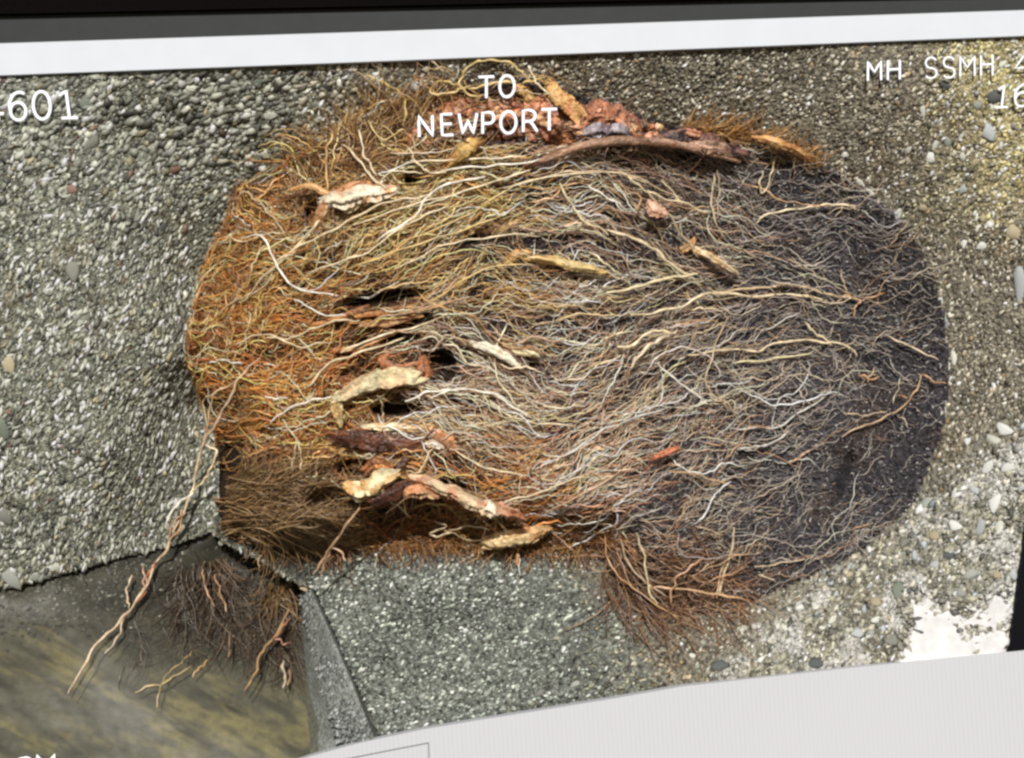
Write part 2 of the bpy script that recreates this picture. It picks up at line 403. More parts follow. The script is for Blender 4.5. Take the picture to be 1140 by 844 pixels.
def normal_at(fn, x, y):
    e = 6.0
    a = P(x + e, y, fn(x + e, y)) - P(x - e, y, fn(x - e, y)); b = P(x, y - e, fn(x, y - e)) - P(x, y + e, fn(x, y + e))
    n = np.cross(a, b); return n / np.linalg.norm(n, axis=-1, keepdims=True)

def grains(x, y, fn, size, asp, ang, flat, cols, seed):
    """lumps lying on the surface fn; size in mm (half length), ang in radians"""
    r = np.random.default_rng(seed); n = len(x)
    nr = normal_at(fn, x, y); nr = np.where(nr[:, 1:2] > 0, -nr, nr)
    d = np.stack([np.cos(ang), 0 * ang, np.sin(ang)], -1)
    t = d - nr * (d * nr).sum(-1, keepdims=True); t /= np.linalg.norm(t, axis=-1, keepdims=True); b = np.cross(nr, t)
    base = ico_v[None] * (1 + 0.62 * (r.random((n, 12, 1)) - .5) * 2)
    q = r.normal(size=(n, 3, 3)); q, _ = np.linalg.qr(q); base = np.einsum('nij,nkj->nki', q, base)
    s = size / 1000
    v = (base[..., 0:1] * (s * asp)[:, None, None] * t[:, None] + base[..., 1:2] * (s / np.sqrt(asp))[:, None, None] * b[:, None] + base[..., 2:3] * (s * flat)[:, None, None] * nr[:, None])
    c = P(x, y, fn(x, y)) + nr * (s * flat * 0.25)[:, None]
    v = v + c[:, None]
    f = (ico_f[None] + (np.arange(n) * 12)[:, None, None]).reshape(-1, 3)
    return v.reshape(-1, 3), f, np.repeat(cols, 12, 0)

def scatter(x0, y0, x1, y1, cell, seed):
    r = np.random.default_rng(seed)
    a, b = np.meshgrid(np.arange(x0, x1, cell), np.arange(y0, y1, cell))
    return (a + (r.random(a.shape) * 1.1) * cell).ravel(), (b + (r.random(a.shape) * 1.1) * cell).ravel()

wall_s = lambda x, y: np.maximum(wall_d(x, y) + 0.006 * (fbm(x, y, 50, 5) - 0.5), 0.006)
OUT_in = OUT
def pick(pal, w, n, r):
    w = np.array(w, float); w /= w.sum(); return np.array(pal)[r.choice(len(pal), n, p=w)]
def grain_field(seed, cell, region, smin, smax):
    r = np.random.default_rng(seed)
    x, y = scatter(-150, 40, 1200, 835, cell, seed)
    ok = ~inside(x, y, WATERCUT) & (y > top_edge(x) + 3) & (y < page_edge(x) - 3) & (x < right_edge(y) - 4)
    ok &= ~(inside(x, y, OUT_in) & (edge_dist(x, y, OUT_in) > 22))
    ok &= region(x, y); x, y = x[ok], y[ok]; n = len(x)
    left, yel, low, ben = zone_weights(x, y)
    size = (smin + (smax - smin) * r.random(n) ** 2.2) * (1 + .55 * left * (1 - smooth(110, 290, y)))
    c_l = pick([(.66, .67, .56), (.46, .47, .385), (.30, .305, .245), (.12, .12, .10), (.78, .78, .70), (.18, .12, .085), (.33, .30, .19)], [3.4, 5, 5, 4, 1.6, .35, 1.2], n, r)
    c_r = pick([(.54, .50, .40), (.36, .325, .25), (.24, .215, .16), (.12, .105, .08), (.70, .67, .57), (.30, .21, .11)], [2.4, 4, 5, 4.5, 1.1, .6], n, r)
    c_y = pick([(.62, .56, .34), (.45, .38, .18), (.55, .53, .46), (.24, .21, .14), (.70, .66, .52), (.35, .35, .36)], [3, 3, 2, 2, 1.5, .8], n, r)
    c_w = pick([(.54, .52, .42), (.36, .34, .26), (.23, .22, .165), (.11, .105, .085), (.68, .67, .62), (.36, .39, .40)], [2, 4, 5, 4, 1.0, 1], n, r)
    c_b = pick([(.42, .44, .41), (.29, .305, .285), (.19, .20, .19), (.085, .09, .085), (.54, .56, .52)], [2.6, 4, 5, 3.4, .5], n, r)
    c = c_r.copy()
    for w, cc in ((left, c_l), (yel, c_y), (low, c_w), (ben, c_b)):
        m = r.random(n) < w; c[m] = cc[m]
    sa = np.where(ben > .5, .49, np.where(left > .5, 1.05, .95)); uu = x * np.cos(sa) - y * np.sin(sa); vv = x * np.sin(sa) + y * np.cos(sa)
    c = c * (.62 + .76 * (.55 * vnoise(uu, vv * 4.5, 60, 91) + .45 * vnoise(uu, vv * 3.5, 26, 92)))[:, None]
    c = c * (np.where(left > .5, 1.0 * (.74 + .26 * smooth(120, 320, y)), 1.2) )[:, None]  # left grains dimmed towards the top: light falloff put into the colour
    c = c * np.where(ben[:, None] > .5, np.array([[1.0, 1.04, .94]]) * (.80 + .75 * fbm(x, y, 90, 47))[:, None], 1.0)
    c = np.minimum(c * (0.55 + 0.95 * r.random((n, 1)) ** 1.2), np.where(left > .5, .62, .78)[:, None])
    blg = (r.random(n) < low * .75) & (fbm(x, y, 34, 57) > .53); c[blg] = np.array([.56, .55, .50]) * (.6 + .6 * r.random((blg.sum(), 1)))
    c = np.minimum(c * ledge_shade(x, y)[:, None], .75)
    brown = (ben > 0) & (r.random(n) < smooth(600, 720, x) * smooth(655, 715, y))
    c[brown] *= np.array([.75, .67, .56])
    angd = 58 + 0 * x
    angd = np.where(left > .5, np.interp(y, [80, 250, 500, 650], [40, 58, 68, 80]), angd)
    angd = np.where(ben > 0, 28, angd)
    ang = np.radians(angd + r.normal(0, 22, n))
    asp = 1.1 + 0.7 * r.random(n) + 0.6 * left * r.random(n) * smooth(180, 330, y)
    return x, y, size, asp, ang, 0.32 + .30 * r.random(n), c
everywhere = lambda x, y: np.ones(x.shape, bool)
isben = lambda x, y: inside(x, y, BENCH)
F = [grain_field(11, 4.1, lambda x, y: ~isben(x, y) & (x < 420 + 60 * vnoise(x, y, 40, 3)), 1.0, 3.7),
     grain_field(12, 3.8, lambda x, y: ~isben(x, y) & (x >= 420 + 60 * vnoise(x, y, 40, 3)), .9, 2.9),
     grain_field(13, 6.5, lambda x, y: ~isben(x, y) & (zone_weights(x, y)[2] > .4), 1.6, 4.6)]
parts = [grains(a, b, wall_s, s, p, g_, fl, c, 50 + i) for i, (a, b, s, p, g_, fl, c) in enumerate(F)]
def join(parts):
    o = 0; vs, fs, cs = [], [], []
    for v, f, c in parts: vs.append(v); fs.append(f + o); cs.append(c); o += len(v)
    return np.vstack(vs), np.vstack(fs), np.vstack(cs)
v, f, c = join(parts)
link("aggregate_grains", make_mesh("aggregate_grains", v, f, M_stone, c, False), wall, kind="stuff")
a, b, s, p, g_, fl, c = grain_field(14, 3.9, isben, .9, 2.9)
v, f, c = grains(a, b, wall_s, s, p, g_, fl, c, 61)
link("aggregate_grains", make_mesh("aggregate_grains", v, f, M_stone, c, False), bench, kind="stuff")
# fine grit on the kerb's face
def kerb_d(x, y):
    t = np.clip((y - 660) / 170, 0, 1); return np.interp(t, [0, .5, 1], [.172, .058, .010])
r_ = np.random.default_rng(5); n = 700
t = r_.random(n); u = r_.random(n)
kx = (334 + 40 * t ** 1.2) * (1 - u) + (345 + 73 * t) * u; ky = 662 + 164 * t
def kerb_s(x, y):
    t = np.clip((y - 660) / 168, 0, 1); l = 335 + 20 * t + 30 * t * t; rr = 345 + 73 * t
    u = np.clip((x - l) / (rr - l + 1e-6), 0, 1)
    return np.interp(t, [0, .5, 1], [.185, .068, .014]) * (1 - u) + np.interp(t, [0, .5, 1], [.130, .034, .004]) * u - .003
c = pick([(.36, .38, .36), (.22, .23, .22), (.12, .125, .12)], [2, 3, 3], n, r_)
v, f, c = grains(kx, ky, kerb_s, 1.2 + 1.6 * r_.random(n), 1.2 + .4 * r_.random(n), np.radians(60 + r_.normal(0, 25, n)), .5 + 0 * kx, c, 62)
link("aggregate_grains", make_mesh("aggregate_grains", v, f, M_stone, c, False), kerb, kind="stuff")

# grit on the wet bed below the left wall
rb = np.random.default_rng(303); bxx, byy = rb.uniform(-130, 330, 5200), rb.uniform(585, 735, 5200)
kb = (rb.random(5200) < (1 - smooth(655, 728, byy + .10 * bxx)) * (1 - .75 * smooth(120, 200, bxx))) & inside(bxx, byy, [(-300, 690), (-40, 664), (0, 658), (60, 644), (130, 624), (190, 610), (236, 596), (334, 656), (340, 760), (-300, 760)])
bxx, byy = bxx[kb], byy[kb]; nb = len(bxx)
v, f, c = grains(bxx, byy, lambda x, y: bed_d(x, y) + .0006, .9 + 2.0 * rb.random(nb) ** 2, 1.1 + .6 * rb.random(nb), np.radians(rb.normal(40, 40, nb)), .3 + 0 * bxx, pick([(.16, .16, .13), (.10, .10, .08), (.06, .06, .05), (.26, .26, .21)], [3, 4, 4, 1], nb, rb), 67)
link("bed_grit", make_mesh("bed_grit", v, f, M_stone, c, False), bed, kind="stuff")
# single pebbles, each an object: shared meshes (rounded, subdivided lumps)
def lump_mesh(seed, col):
    r = np.random.default_rng(seed)
    vv = [tuple(q) for q in ico_v]; ff = []; cache = {}
    def mid(i, j):
        k = (min(i, j), max(i, j))
        if k not in cache:
            m = np.array(vv[i]) + np.array(vv[j]); m /= np.linalg.norm(m); vv.append(tuple(m)); cache[k] = len(vv) - 1
        return cache[k]
    for i, j, k in ico_f:
        a, b, c = mid(i, j), mid(j, k), mid(k, i); ff += [(i, a, c), (a, j, b), (c, b, k), (a, b, c)]
    q = np.array(vv); d = np.random.default_rng(seed + 5).normal(size=(11, 3)); d /= np.linalg.norm(d, axis=1, keepdims=True)
    cut = np.min(np.stack([np.where(q @ e > .58, .58 / np.maximum(q @ e, .1), 1) for e in d]), 0)
    q = q * cut[:, None] * (1 + .06 * r.normal(size=(len(q), 1)))
    return make_mesh("pebble", q, np.array(ff), M_stone, np.repeat(np.array([col]), len(q), 0), seed % 2 == 0)
PAL = {'pale': (.60, .60, .52), 'grey': (.30, .31, .27), 'dark': (.075, .08, .075), 'white': (.68, .68, .64), 'blue': (.40, .42, .42), 'red': (.22, .13, .095), 'green': (.15, .17, .13), 'tan': (.40, .34, .22), 'mid': (.20, .20, .165)}
LM = {k: [lump_mesh(i * 7 + 3 + j, tuple(np.array(c) * (0.9 + .1 * j))) for j in range(3)] for i, (k, c) in enumerate(PAL.items())}
from mathutils import Matrix
def pebble(parent, px, py, a, b, ang, col, fn=wall_s, depth=None, name="pebble"):
    x = np.array([float(px)]); y = np.array([float(py)])
    nr = normal_at(fn, x, y)[0]; nr = -nr if nr[1] > 0 else nr
    d = np.array([math.cos(ang), 0, math.sin(ang)]); t = d - nr * d.dot(nr); t /= np.linalg.norm(t); bb = np.cross(nr, t)
    h = depth or min(a, b) * (.42 if x[0] > 420 else .36)
    loc = P(x, y, fn(x, y))[0] + nr * h * .0003
    M = Matrix([[t[i] * a / 1000, bb[i] * b / 1000, nr[i] * h / 1000, loc[i]] for i in range(3)] + [[0, 0, 0, 1]])
    o = link(name, random.choice(LM[col]), parent); o.matrix_local = M
    return o
HP = [(1052, 94, 8, 7, 0, 'dark'), (1106, 108, 13, 10, 1, 'dark'), (1136, 318, 9, 27, 0, 'blue'), (1101, 148, 11, 15, .3, 'blue'), (1056, 618, 11, 6, .2, 'dark'), (1073, 608, 4, 10, -.5, 'dark'), (802, 742, 15, 9, .3, 'dark'), (908, 738, 15, 8, .3, 'dark'),
      (195, 188, 11, 7, .4, 'red'), (95, 116, 11, 9, .5, 'green'), (100, 160, 15, 9, .8, 'mid'), (80, 211, 10, 7, .8, 'red'), (466, 96, 11, 9, .2, 'white'), (296, 173, 8, 7, 0, 'pale'), (355, 117, 10, 8, 0, 'mid'), (285, 92, 10, 6, .3, 'green'), (290, 118, 9, 7, .4, 'dark'), (365, 96, 9, 6, .1, 'dark'), (300, 129, 10, 7, .5, 'pale'), (182, 254, 10, 7, 1, 'dark'), (214, 99, 8, 6, .4, 'pale'), (235, 100, 8, 5, .2, 'pale'), (172, 90, 9, 5, .4, 'tan'),
      (14, 645, 20, 11, 2.2, 'grey'), (40, 642, 9, 7, 2.4, 'grey'), (60, 632, 9, 7, .3, 'pale'), (82, 300, 10, 16, .3, 'mid'), (10, 405, 8, 15, 0, 'tan'), (4, 480, 8, 16, .2, 'green'), (5, 575, 9, 14, .4, 'mid'),
      (1128, 258, 9, 13, .3, 'tan'), (1062, 400, 5, 13, 0, 'pale'), (1118, 478, 9, 14, .9, 'white'), (1106, 490, 7, 13, .9, 'pale'), (1122, 520, 10, 8, .7, 'white'), (1100, 520, 6, 13, -.7, 'white'), (1085, 545, 7, 10, .5, 'blue'), (1040, 596, 10, 9, .2, 'tan'), (1063, 585, 8, 11, 1.0, 'white'), (1108, 560, 8, 16, -.4, 'white'), (1092, 585, 7, 13, -.5, 'blue'), (1000, 660, 12, 15, .2, 'green'), (975, 670, 10, 9, 0, 'tan'), (1020, 700, 9, 8, 0, 'white'), (992, 712, 13, 8, .4, 'mid'), (955, 705, 11, 8, .2, 'blue'), (1080, 640, 12, 8, .4, 'grey'), (1070, 660, 9, 7, .4, 'grey'), (1110, 640, 8, 7, .3, 'tan'), (1030, 560, 7, 11, -.5, 'grey'), (1128, 640, 7, 9, .1, 'blue')]
for h in HP: pebble(wall, *h)
r = np.random.default_rng(77)
def random_pebbles(n, gen, cols, w, smin, smax, angd):
    k = 0; taken = [(h[0], h[1], max(h[2], h[3])) for h in HP]
    while k < n:
        x, y = gen(); a = smin + (smax - smin) * r.random() ** 1.8
        X = np.array([x]); Y = np.array([y])
        if inside(X, Y, WATERCUT)[0] or inside(X, Y, OUT)[0] or inside(X, Y, BENCH)[0] or y < top_edge(x) + 8 or y > page_edge(x) - 8 or x > right_edge(y) - 8 or edge_dist(X, Y, OUT)[0] < 8: continue
        if any((x - p) ** 2 + (y - q) ** 2 < (a + s_) ** 2 * .8 for p, q, s_ in taken): continue
        taken.append((x, y, a))
        pebble(wall, x, y, a, a * (.55 + .35 * r.random()), math.radians(angd(x, y) + r.normal(0, 25)), cols[r.choice(len(cols), p=np.array(w) / sum(w))]); k += 1
random_pebbles(40, lambda: (r.uniform(0, 430), 75 + 420 * r.random() ** 2.3), ['pale', 'grey', 'dark', 'white', 'green', 'mid', 'tan', 'red'], [5, 5, 1.2, 1, 1.5, 4, 1, .3], 4.2, 6.4, lambda x, y: 50)
random_pebbles(36, lambda: (r.uniform(930, 1140), r.uniform(480, 740)), ['pale', 'grey', 'white', 'blue', 'mid', 'tan', 'dark'], [3, 4, 3, 2, 4, 2, .4], 4.6, 8.0, lambda x, y: 55)
random_pebbles(25, lambda: (r.uniform(1010, 1140), r.uniform(45, 330)), ['pale', 'grey', 'white', 'tan', 'dark', 'blue'], [2, 2, 2, 3, .7, 1], 4.8, 8.5, lambda x, y: 80)
random_pebbles(20, lambda: (r.uniform(760, 960), r.uniform(660, 750)), ['pale', 'grey', 'white', 'mid'], [2, 3, 1, 3], 4.6, 7.5, lambda x, y: 30)
for (x, y, a, b, g2) in [(600, 786 - 14, 8, 5, .6), (543, 770, 7, 4, .4), (420, 742, 7, 4, .6), (640, 762, 9, 5, .3), (700, 705, 7, 5, .4), (520, 740, 8, 4, .7), (575, 765, 7, 4, .5), (470, 775, 6, 4, .4)]:
    pebble(bench, x, y, a, b, g2, random.choice(['grey', 'mid', 'grey']))

for k in range(34):
    t_ = r.uniform(-62, 42); ex, ey = 700 + 352 * math.cos(math.radians(t_)), 412 + 262 * math.sin(math.radians(t_))
    if 330 > ey > 245 and k % 3: continue
    pebble(wall, ex + r.normal(0, 2.5), ey + r.normal(0, 2), r.uniform(5, 11), r.uniform(2.2, 4.2), math.radians(90 - t_ * 1.0 + r.normal(0, 14)) if abs(t_) > 25 else math.radians(90 + r.normal(0, 12)), r.choice(['pale', 'tan', 'grey', 'white'], p=[.4, .25, .2, .15]), name="mortar_chip")
# pale mortar chips round the rim of the pipe opening, and the ragged white patch
for (x, y, a, b, g2, cname) in [(1047, 335, 4, 11, 0, 'white'), (1051, 357, 6, 11, .1, 'blue'), (1053, 385, 4, 10, 0, 'pale'), (1055, 408, 4, 12, 0, 'pale'), (1047, 462, 5, 13, -.3, 'white'), (1040, 476, 4, 7, -.5, 'pale'), (958, 205, 8, 6, -.5, 'pale'), (968, 214, 10, 5, -.7, 'white'), (1000, 238, 6, 9, -.2, 'white'), (940, 172, 5, 4, 0, 'white'), (338, 656, 8, 3, -.3, 'tan'), (366, 652, 13, 4, .15, 'pale'), (388, 648, 10, 4, .3, 'grey'), (346, 664, 4, 4, 0, 'white')]:
    pebble(wall if x > 400 else bench, x, y, a, b, g2, cname, name="mortar_chip")
pebble(wall, 247, 603, 6, 5, .2, 'grey', fn=lambda x, y: 0.15 + 0 * x)

PATCH = [(1008, 672), (1016, 655), (1024, 668), (1034, 662), (1045, 676), (1055, 668), (1066, 680), (1076, 690), (1088, 678), (1098, 668), (1110, 664), (1128, 668), (1122, 740), (1000, 748), (1000, 735), (1006, 716), (1014, 700), (1012, 684)]
sx = np.arange(990, 1136, 1.2); sy = np.arange(645, 752, 1.2); SX, SY = np.meshgrid(sx, sy)
SI = np.arange(SX.size).reshape(SX.shape); SQ = np.stack([SI[:-1, :-1], SI[1:, :-1], SI[1:, 1:], SI[:-1, 1:]], -1)
jx = SX + 14 * (fbm(SX, SY, 11, 1) - .5); jy = SY + 14 * (fbm(SX, SY, 11, 2) - .5)
ins = inside(jx, jy, PATCH) & ~((fbm(SX, SY, 9, 6) > .50 + .3 * np.hypot((SX - 1088) / 36, (SY - 700) / 18)) & (np.hypot((SX - 1088) / 36, (SY - 700) / 18) < 1))
ed = np.where(ins, edge_dist(jx, jy, PATCH), 0)
pd = wall_s(SX, SY) - 0.0042 * smooth(0, 6, ed) - .001
SM = ins[:-1, :-1] & ins[1:, :-1] & ins[1:, 1:] & ins[:-1, 1:]
patchV = P(SX, SY, pd).reshape(-1, 3)
po = sheet("white_patch", SM, mat_attr("pale_concrete", .85, .2, 90, .12, .5, 200, .002), patchV, SQ, np.full((SX.size, 3), .0) + np.array([.70, .69, .68]), rim=.006)
r5 = np.random.default_rng(55); px5 = r5.uniform(1000, 1122, 900); py5 = r5.uniform(652, 742, 900)
i5 = inside(px5, py5, PATCH); e5 = edge_dist(px5, py5, PATCH); k5 = ((e5 < 9) & (r5.random(900) < .8)) | (i5 & (r5.random(900) < .10) ) | (np.hypot((px5 - 1088) / 30, (py5 - 700) / 16) < 1)
k5 &= (py5 < page_edge(px5) - 4) & (px5 < right_edge(py5) - 4); px5, py5 = px5[k5], py5[k5]; n5 = len(px5)
v, f, c = grains(px5, py5, lambda x, y: wall_s(x, y) - .0035, 1.0 + 3.2 * r5.random(n5) ** 2, 1.1 + .5 * r5.random(n5), np.radians(r5.uniform(0, 180, n5)), .5 + 0 * px5, pick([(.52, .50, .42), (.34, .32, .25), (.22, .21, .17), (.64, .63, .58), (.10, .10, .10)], [3, 4, 3, 3, 1], n5, r5), 66)
link("aggregate_grains", make_mesh("aggregate_grains", v, f, M_stone, c, False), wall, kind="stuff")
po.parent = wall
po["label"] = "smooth white patch"

# ------------------------------------------------------------------ the root mass
root = bpy.data.objects.new("root_mass", None); COL.objects.link(root)
root["label"] = "tangled orange and straw root ball bulging out of the round pipe opening"
root["category"] = "roots"
def to_root(o): return o

mx_ = np.arange(196, 1072, 4.0); my_ = np.arange(70, 716, 4.0); MX, MY = np.meshgrid(mx_, my_)
md = mat_d(MX, MY) + 0.005 * (fbm(MX, MY, 16, 8) - .5)
MI = np.arange(MX.size).reshape(MX.shape); MQ = np.stack([MI[:-1, :-1], MI[1:, :-1], MI[1:, 1:], MI[:-1, 1:]], -1)
mk = inside(MX[:-1, :-1] + 2, MY[:-1, :-1] + 2, OUT)
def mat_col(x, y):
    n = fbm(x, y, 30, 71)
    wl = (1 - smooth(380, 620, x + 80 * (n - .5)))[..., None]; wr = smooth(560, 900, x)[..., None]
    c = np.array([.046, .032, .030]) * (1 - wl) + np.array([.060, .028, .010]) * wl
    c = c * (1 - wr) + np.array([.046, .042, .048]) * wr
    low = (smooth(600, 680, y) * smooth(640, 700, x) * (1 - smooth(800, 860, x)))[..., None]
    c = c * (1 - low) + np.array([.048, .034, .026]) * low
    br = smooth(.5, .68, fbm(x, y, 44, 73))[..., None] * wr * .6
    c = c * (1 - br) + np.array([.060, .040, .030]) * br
    return c * (0.7 + .6 * n)[..., None] * (1 - .6 * void(x, y))[..., None]  # pits darkened in the colour too, as their shade
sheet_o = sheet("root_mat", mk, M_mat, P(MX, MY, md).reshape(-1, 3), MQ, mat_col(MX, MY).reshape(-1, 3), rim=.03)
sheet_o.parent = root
sheet_o["label"] = "dark matted core of fine roots"

# flow of the fibres: (x, y, angle up from horizontal, spread)
FLOW = np.array([(260, 240, 10, 50), (290, 215, 5, 50), (300, 300, 35, 28), (350, 260, 42, 22), (400, 280, 34, 16), (480, 230, 30, 13), (420, 200, 15, 25), (400, 160, 30, 60), (450, 135, 20, 50), (560, 200, 10, 10), (640, 185, 5, 14), (720, 200, -22, 25), (800, 230, -30, 45), (900, 220, 5, 40),
    (420, 335, 18, 22), (520, 300, 15, 16), (600, 290, -5, 15), (680, 265, -27, 14), (760, 285, -28, 20), (850, 325, 2, 20), (950, 330, -5, 35),
    (250, 340, 30, 45), (260, 400, 10, 45), (340, 400, 18, 35), (340, 440, 25, 45), (290, 480, 5, 45), (320, 540, 12, 28), (300, 580, 8, 20), (380, 580, -5, 40), (400, 370, 15, 20),
    (560, 395, -20, 15), (500, 380, -10, 30), (640, 420, 12, 20), (700, 395, 28, 14), (760, 370, 18, 18), (850, 400, 10, 30), (640, 340, 5, 20), (720, 330, 12, 16), (950, 400, -15, 60),
    (520, 450, -18, 12), (570, 480, -12, 16), (620, 480, 8, 20), (680, 470, 30, 14), (760, 450, 25, 25), (850, 470, 10, 45), (960, 480, 20, 70),
    (540, 520, -8, 25), (600, 540, 5, 25), (640, 520, 24, 14), (720, 515, 24, 12), (680, 570, 34, 16), (740, 560, 20, 25), (700, 630, -58, 22), (740, 675, -28, 25), (800, 640, 10, 45), (820, 590, 35, 40), (900, 560, 30, 50),
    (450, 560, 5, 50), (520, 580, -5, 55), (600, 590, 20, 40)], float)
def flow(x, y, jit):
    vx = np.zeros(x.shape); vy = np.zeros(x.shape); sp = np.zeros(x.shape); ws = np.zeros(x.shape)
    for fx, fy, fa, fs in FLOW:
        w = 1 / ((x - fx) ** 2 + (y - fy) ** 2 + 300) ** 1.6
        vx += w * math.cos(math.radians(fa)); vy += w * math.sin(math.radians(fa)); sp += w * fs; ws += w
    bun = (fbm(x, y, 46, 61, 2) - .5) * 1.5 + (vnoise(x, y, 19, 63) - .5) * .7
    return np.arctan2(vy, vx) + bun * np.where(x < 430, 1.0, .8), np.radians(sp / ws) * .68
def fibre_cols(x, y, r):
    n = len(x)
    A = pick([(.50, .21, .055), (.33, .12, .035), (.66, .37, .13), (.20, .08, .028), (.78, .58, .34), (.46, .27, .085)], [5, 4, 4, 4, 2.6, 3], n, r)     # orange left
    B = pick([(.60, .41, .18), (.44, .26, .09), (.76, .59, .35), (.25, .13, .045), (.82, .72, .52), (.55, .35, .13)], [5, 4, 4, 3, 1.6, 3], n, r)            # golden upper
    Cc = pick([(.64, .49, .33), (.74, .63, .49), (.38, .25, .17), (.18, .115, .085), (.56, .37, .20), (.82, .76, .66)], [5, 3.5, 4, 4, 3, 1.2], n, r)         # straw centre
    E = pick([(.46, .41, .36), (.26, .225, .215), (.13, .108, .112), (.68, .56, .41), (.66, .62, .55), (.48, .30, .17)], [3, 2.4, 2, 3, 2.6, 1.2], n, r)         # grey right
    G = pick([(.64, .42, .27), (.56, .27, .15), (.72, .57, .42), (.30, .16, .10), (.64, .36, .22), (.80, .71, .58)], [5, 2.2, 4.5, 3, 2, 2.2], n, r)           # pink lower right
    T = pick([(.32, .19, .085), (.20, .11, .045), (.42, .27, .12), (.12, .065, .025)], [4, 4, 2, 2], n, r)                                                     # lower left tuft
    K = pick([(.28, .15, .08), (.18, .095, .05), (.46, .30, .18), (.13, .07, .04)], [3, 3, 1.5, 2], n, r)                                                     # lower pendant tuft
    jx = x + r.normal(0, 28, n); jy = y + r.normal(0, 22, n)
    c = Cc.copy()
    kx = x + r.normal(0, 75, n); c[kx > 780] = E[kx > 780]
    m = (jx > 600) & (jx < 800) & (jy > 480); c[m] = G[m]
    m = (kx > 790) & (jy > 500); c[m] = E[m] * .9
    m = (jx < 600) & (jy < 345); c[m] = B[m]
    m = (jx < 430) & (jy >= 320) & (jy < 540); c[m] = A[m]
    m = (jx < 330) & (jy < 330) & (r.random(n) < .55); c[m] = A[m]
    m = (jx < 470) & (jy >= 530); c[m] = T[m]
    m = (jx >= 430) & (jx < 610) & (jy >= 505); c[m] = A[m]
    m = (jx > 660) & (jx < 830) & (jy > 610); c[m] = K[m]
    c = c * np.where(x > 820, 1.0, np.where((x < 470) & (y > 530), 1.45, np.where((x < 440) & (y > 330), 1.3, 1.18)))[:, None]
    return np.minimum(c * (0.75 + .5 * r.random((n, 1))), .88)

def make_strands(n, seed, lenr, wr, lift, nseg, weight, wig=1.0, fuzz=13):
    r = np.random.default_rng(seed)
    X = np.zeros(0); Y = np.zeros(0)
    while len(X) < n:
        x = r.uniform(200, 1065, n * 2); y = r.uniform(80, 710, n * 2)
        ok = (inside(x, y, OUT) | (edge_dist(x, y, OUT) < np.where(y > 505, 1, np.where(x < 300, 3, fuzz)) * (x < 700))) & (r.random(n * 2) < weight(x, y)) & (r.random(n * 2) > void(x, y) * .97)
        X = np.r_[X, x[ok]]; Y = np.r_[Y, y[ok]]
    X = X[:n]; Y = Y[:n]
    a0, sp = flow(X, Y, 0); off = r.normal(0, 1, n) * sp
    L = (lenr[0] + (lenr[1] - lenr[0]) * r.random(n) ** 1.5); L = L * np.where(sp > .6, .62, 1)
    step = L / (nseg - 1)
    px = np.zeros((n, nseg)); py = np.zeros((n, nseg))
    h = nseg // 2
    for sgn in (1, -1):
        x, y = X.copy(), Y.copy(); px[:, h] = x; py[:, h] = y; dev0 = off.copy(); kink = np.zeros(n); curv = r.normal(0, .045, n) * wig
        rngk = range(h + 1, nseg) if sgn == 1 else range(h - 1, -1, -1)
        for k in rngk:
            a, _ = flow(x, y, 0); dev0 = dev0 + curv; kink = .55 * kink + r.normal(0, .26, n) * wig * np.where(x < 430, 1.25, 1.0); dev = dev0 + kink
            x = x + sgn * step * np.cos(a + dev); y = y - sgn * step * np.sin(a + dev); px[:, k] = x; py[:, k] = y
    ex = np.interp(py, [180, 205, 265, 330, 390, 440, 500, 560, 600], [330, 275, 243, 222, 211, 225, 244, 242, 252]); px = np.where((px < ex) & (py > 180), ex - (ex - px) * .22 - 1, px)
    vm = void(px, py).max(1); kill = (vm > .55) & (r.random(n) < .85)
    base = np.minimum(mat_d(px, py), wall_d(px, py) - .001)
    lf = (lift[0] + (lift[1] - lift[0]) * r.random(n) ** 1.3)
    u = np.linspace(0, 1, nseg)[None]
    lw = lf[:, None] * (0.55 + .45 * np.sin(u * math.pi + r.normal(0, .4, (n, 1)))) + .0015 * np.sin(u * (6 + 8 * r.random((n, 1))) + 6 * r.random((n, 1)))
    dep = base - lw
    pts = P(px, py, np.maximum(dep, 0.002))
    w = (wr[0] + (wr[1] - wr[0]) * r.random(n) ** 2.2) / 1000
    prof = np.minimum(1, np.minimum(u * 6, (1 - u) * 4) + .35) * (1 + .2 * np.sin(u * 9 + 6 * r.random((n, 1))))
    kp = ~kill if seed < 200 else np.ones(n, bool)
    cc_ = fibre_cols(X, Y, r)
    return pts[kp], (w[:, None] * prof)[kp], cc_[kp], px[kp], py[kp]

def dens(x, y):
    d = np.interp(x, [200, 470, 580, 670, 760, 860, 960, 1060], [1, .95, .72, .46, .21, .12, .05, .02])
    d = np.where((y > 590) & (x > 680) & (x < 830), np.minimum(np.maximum(d, .34), .42), d)
    d = d * (.09 + 1.0 * smooth(.38, .60, fbm(x, y, 30, 88)))
    d = d * np.where((x > 715) & (y > 470), .45, 1.0)
    d = np.where((y < 152) & (x > 462), d * .10, d)
    return d
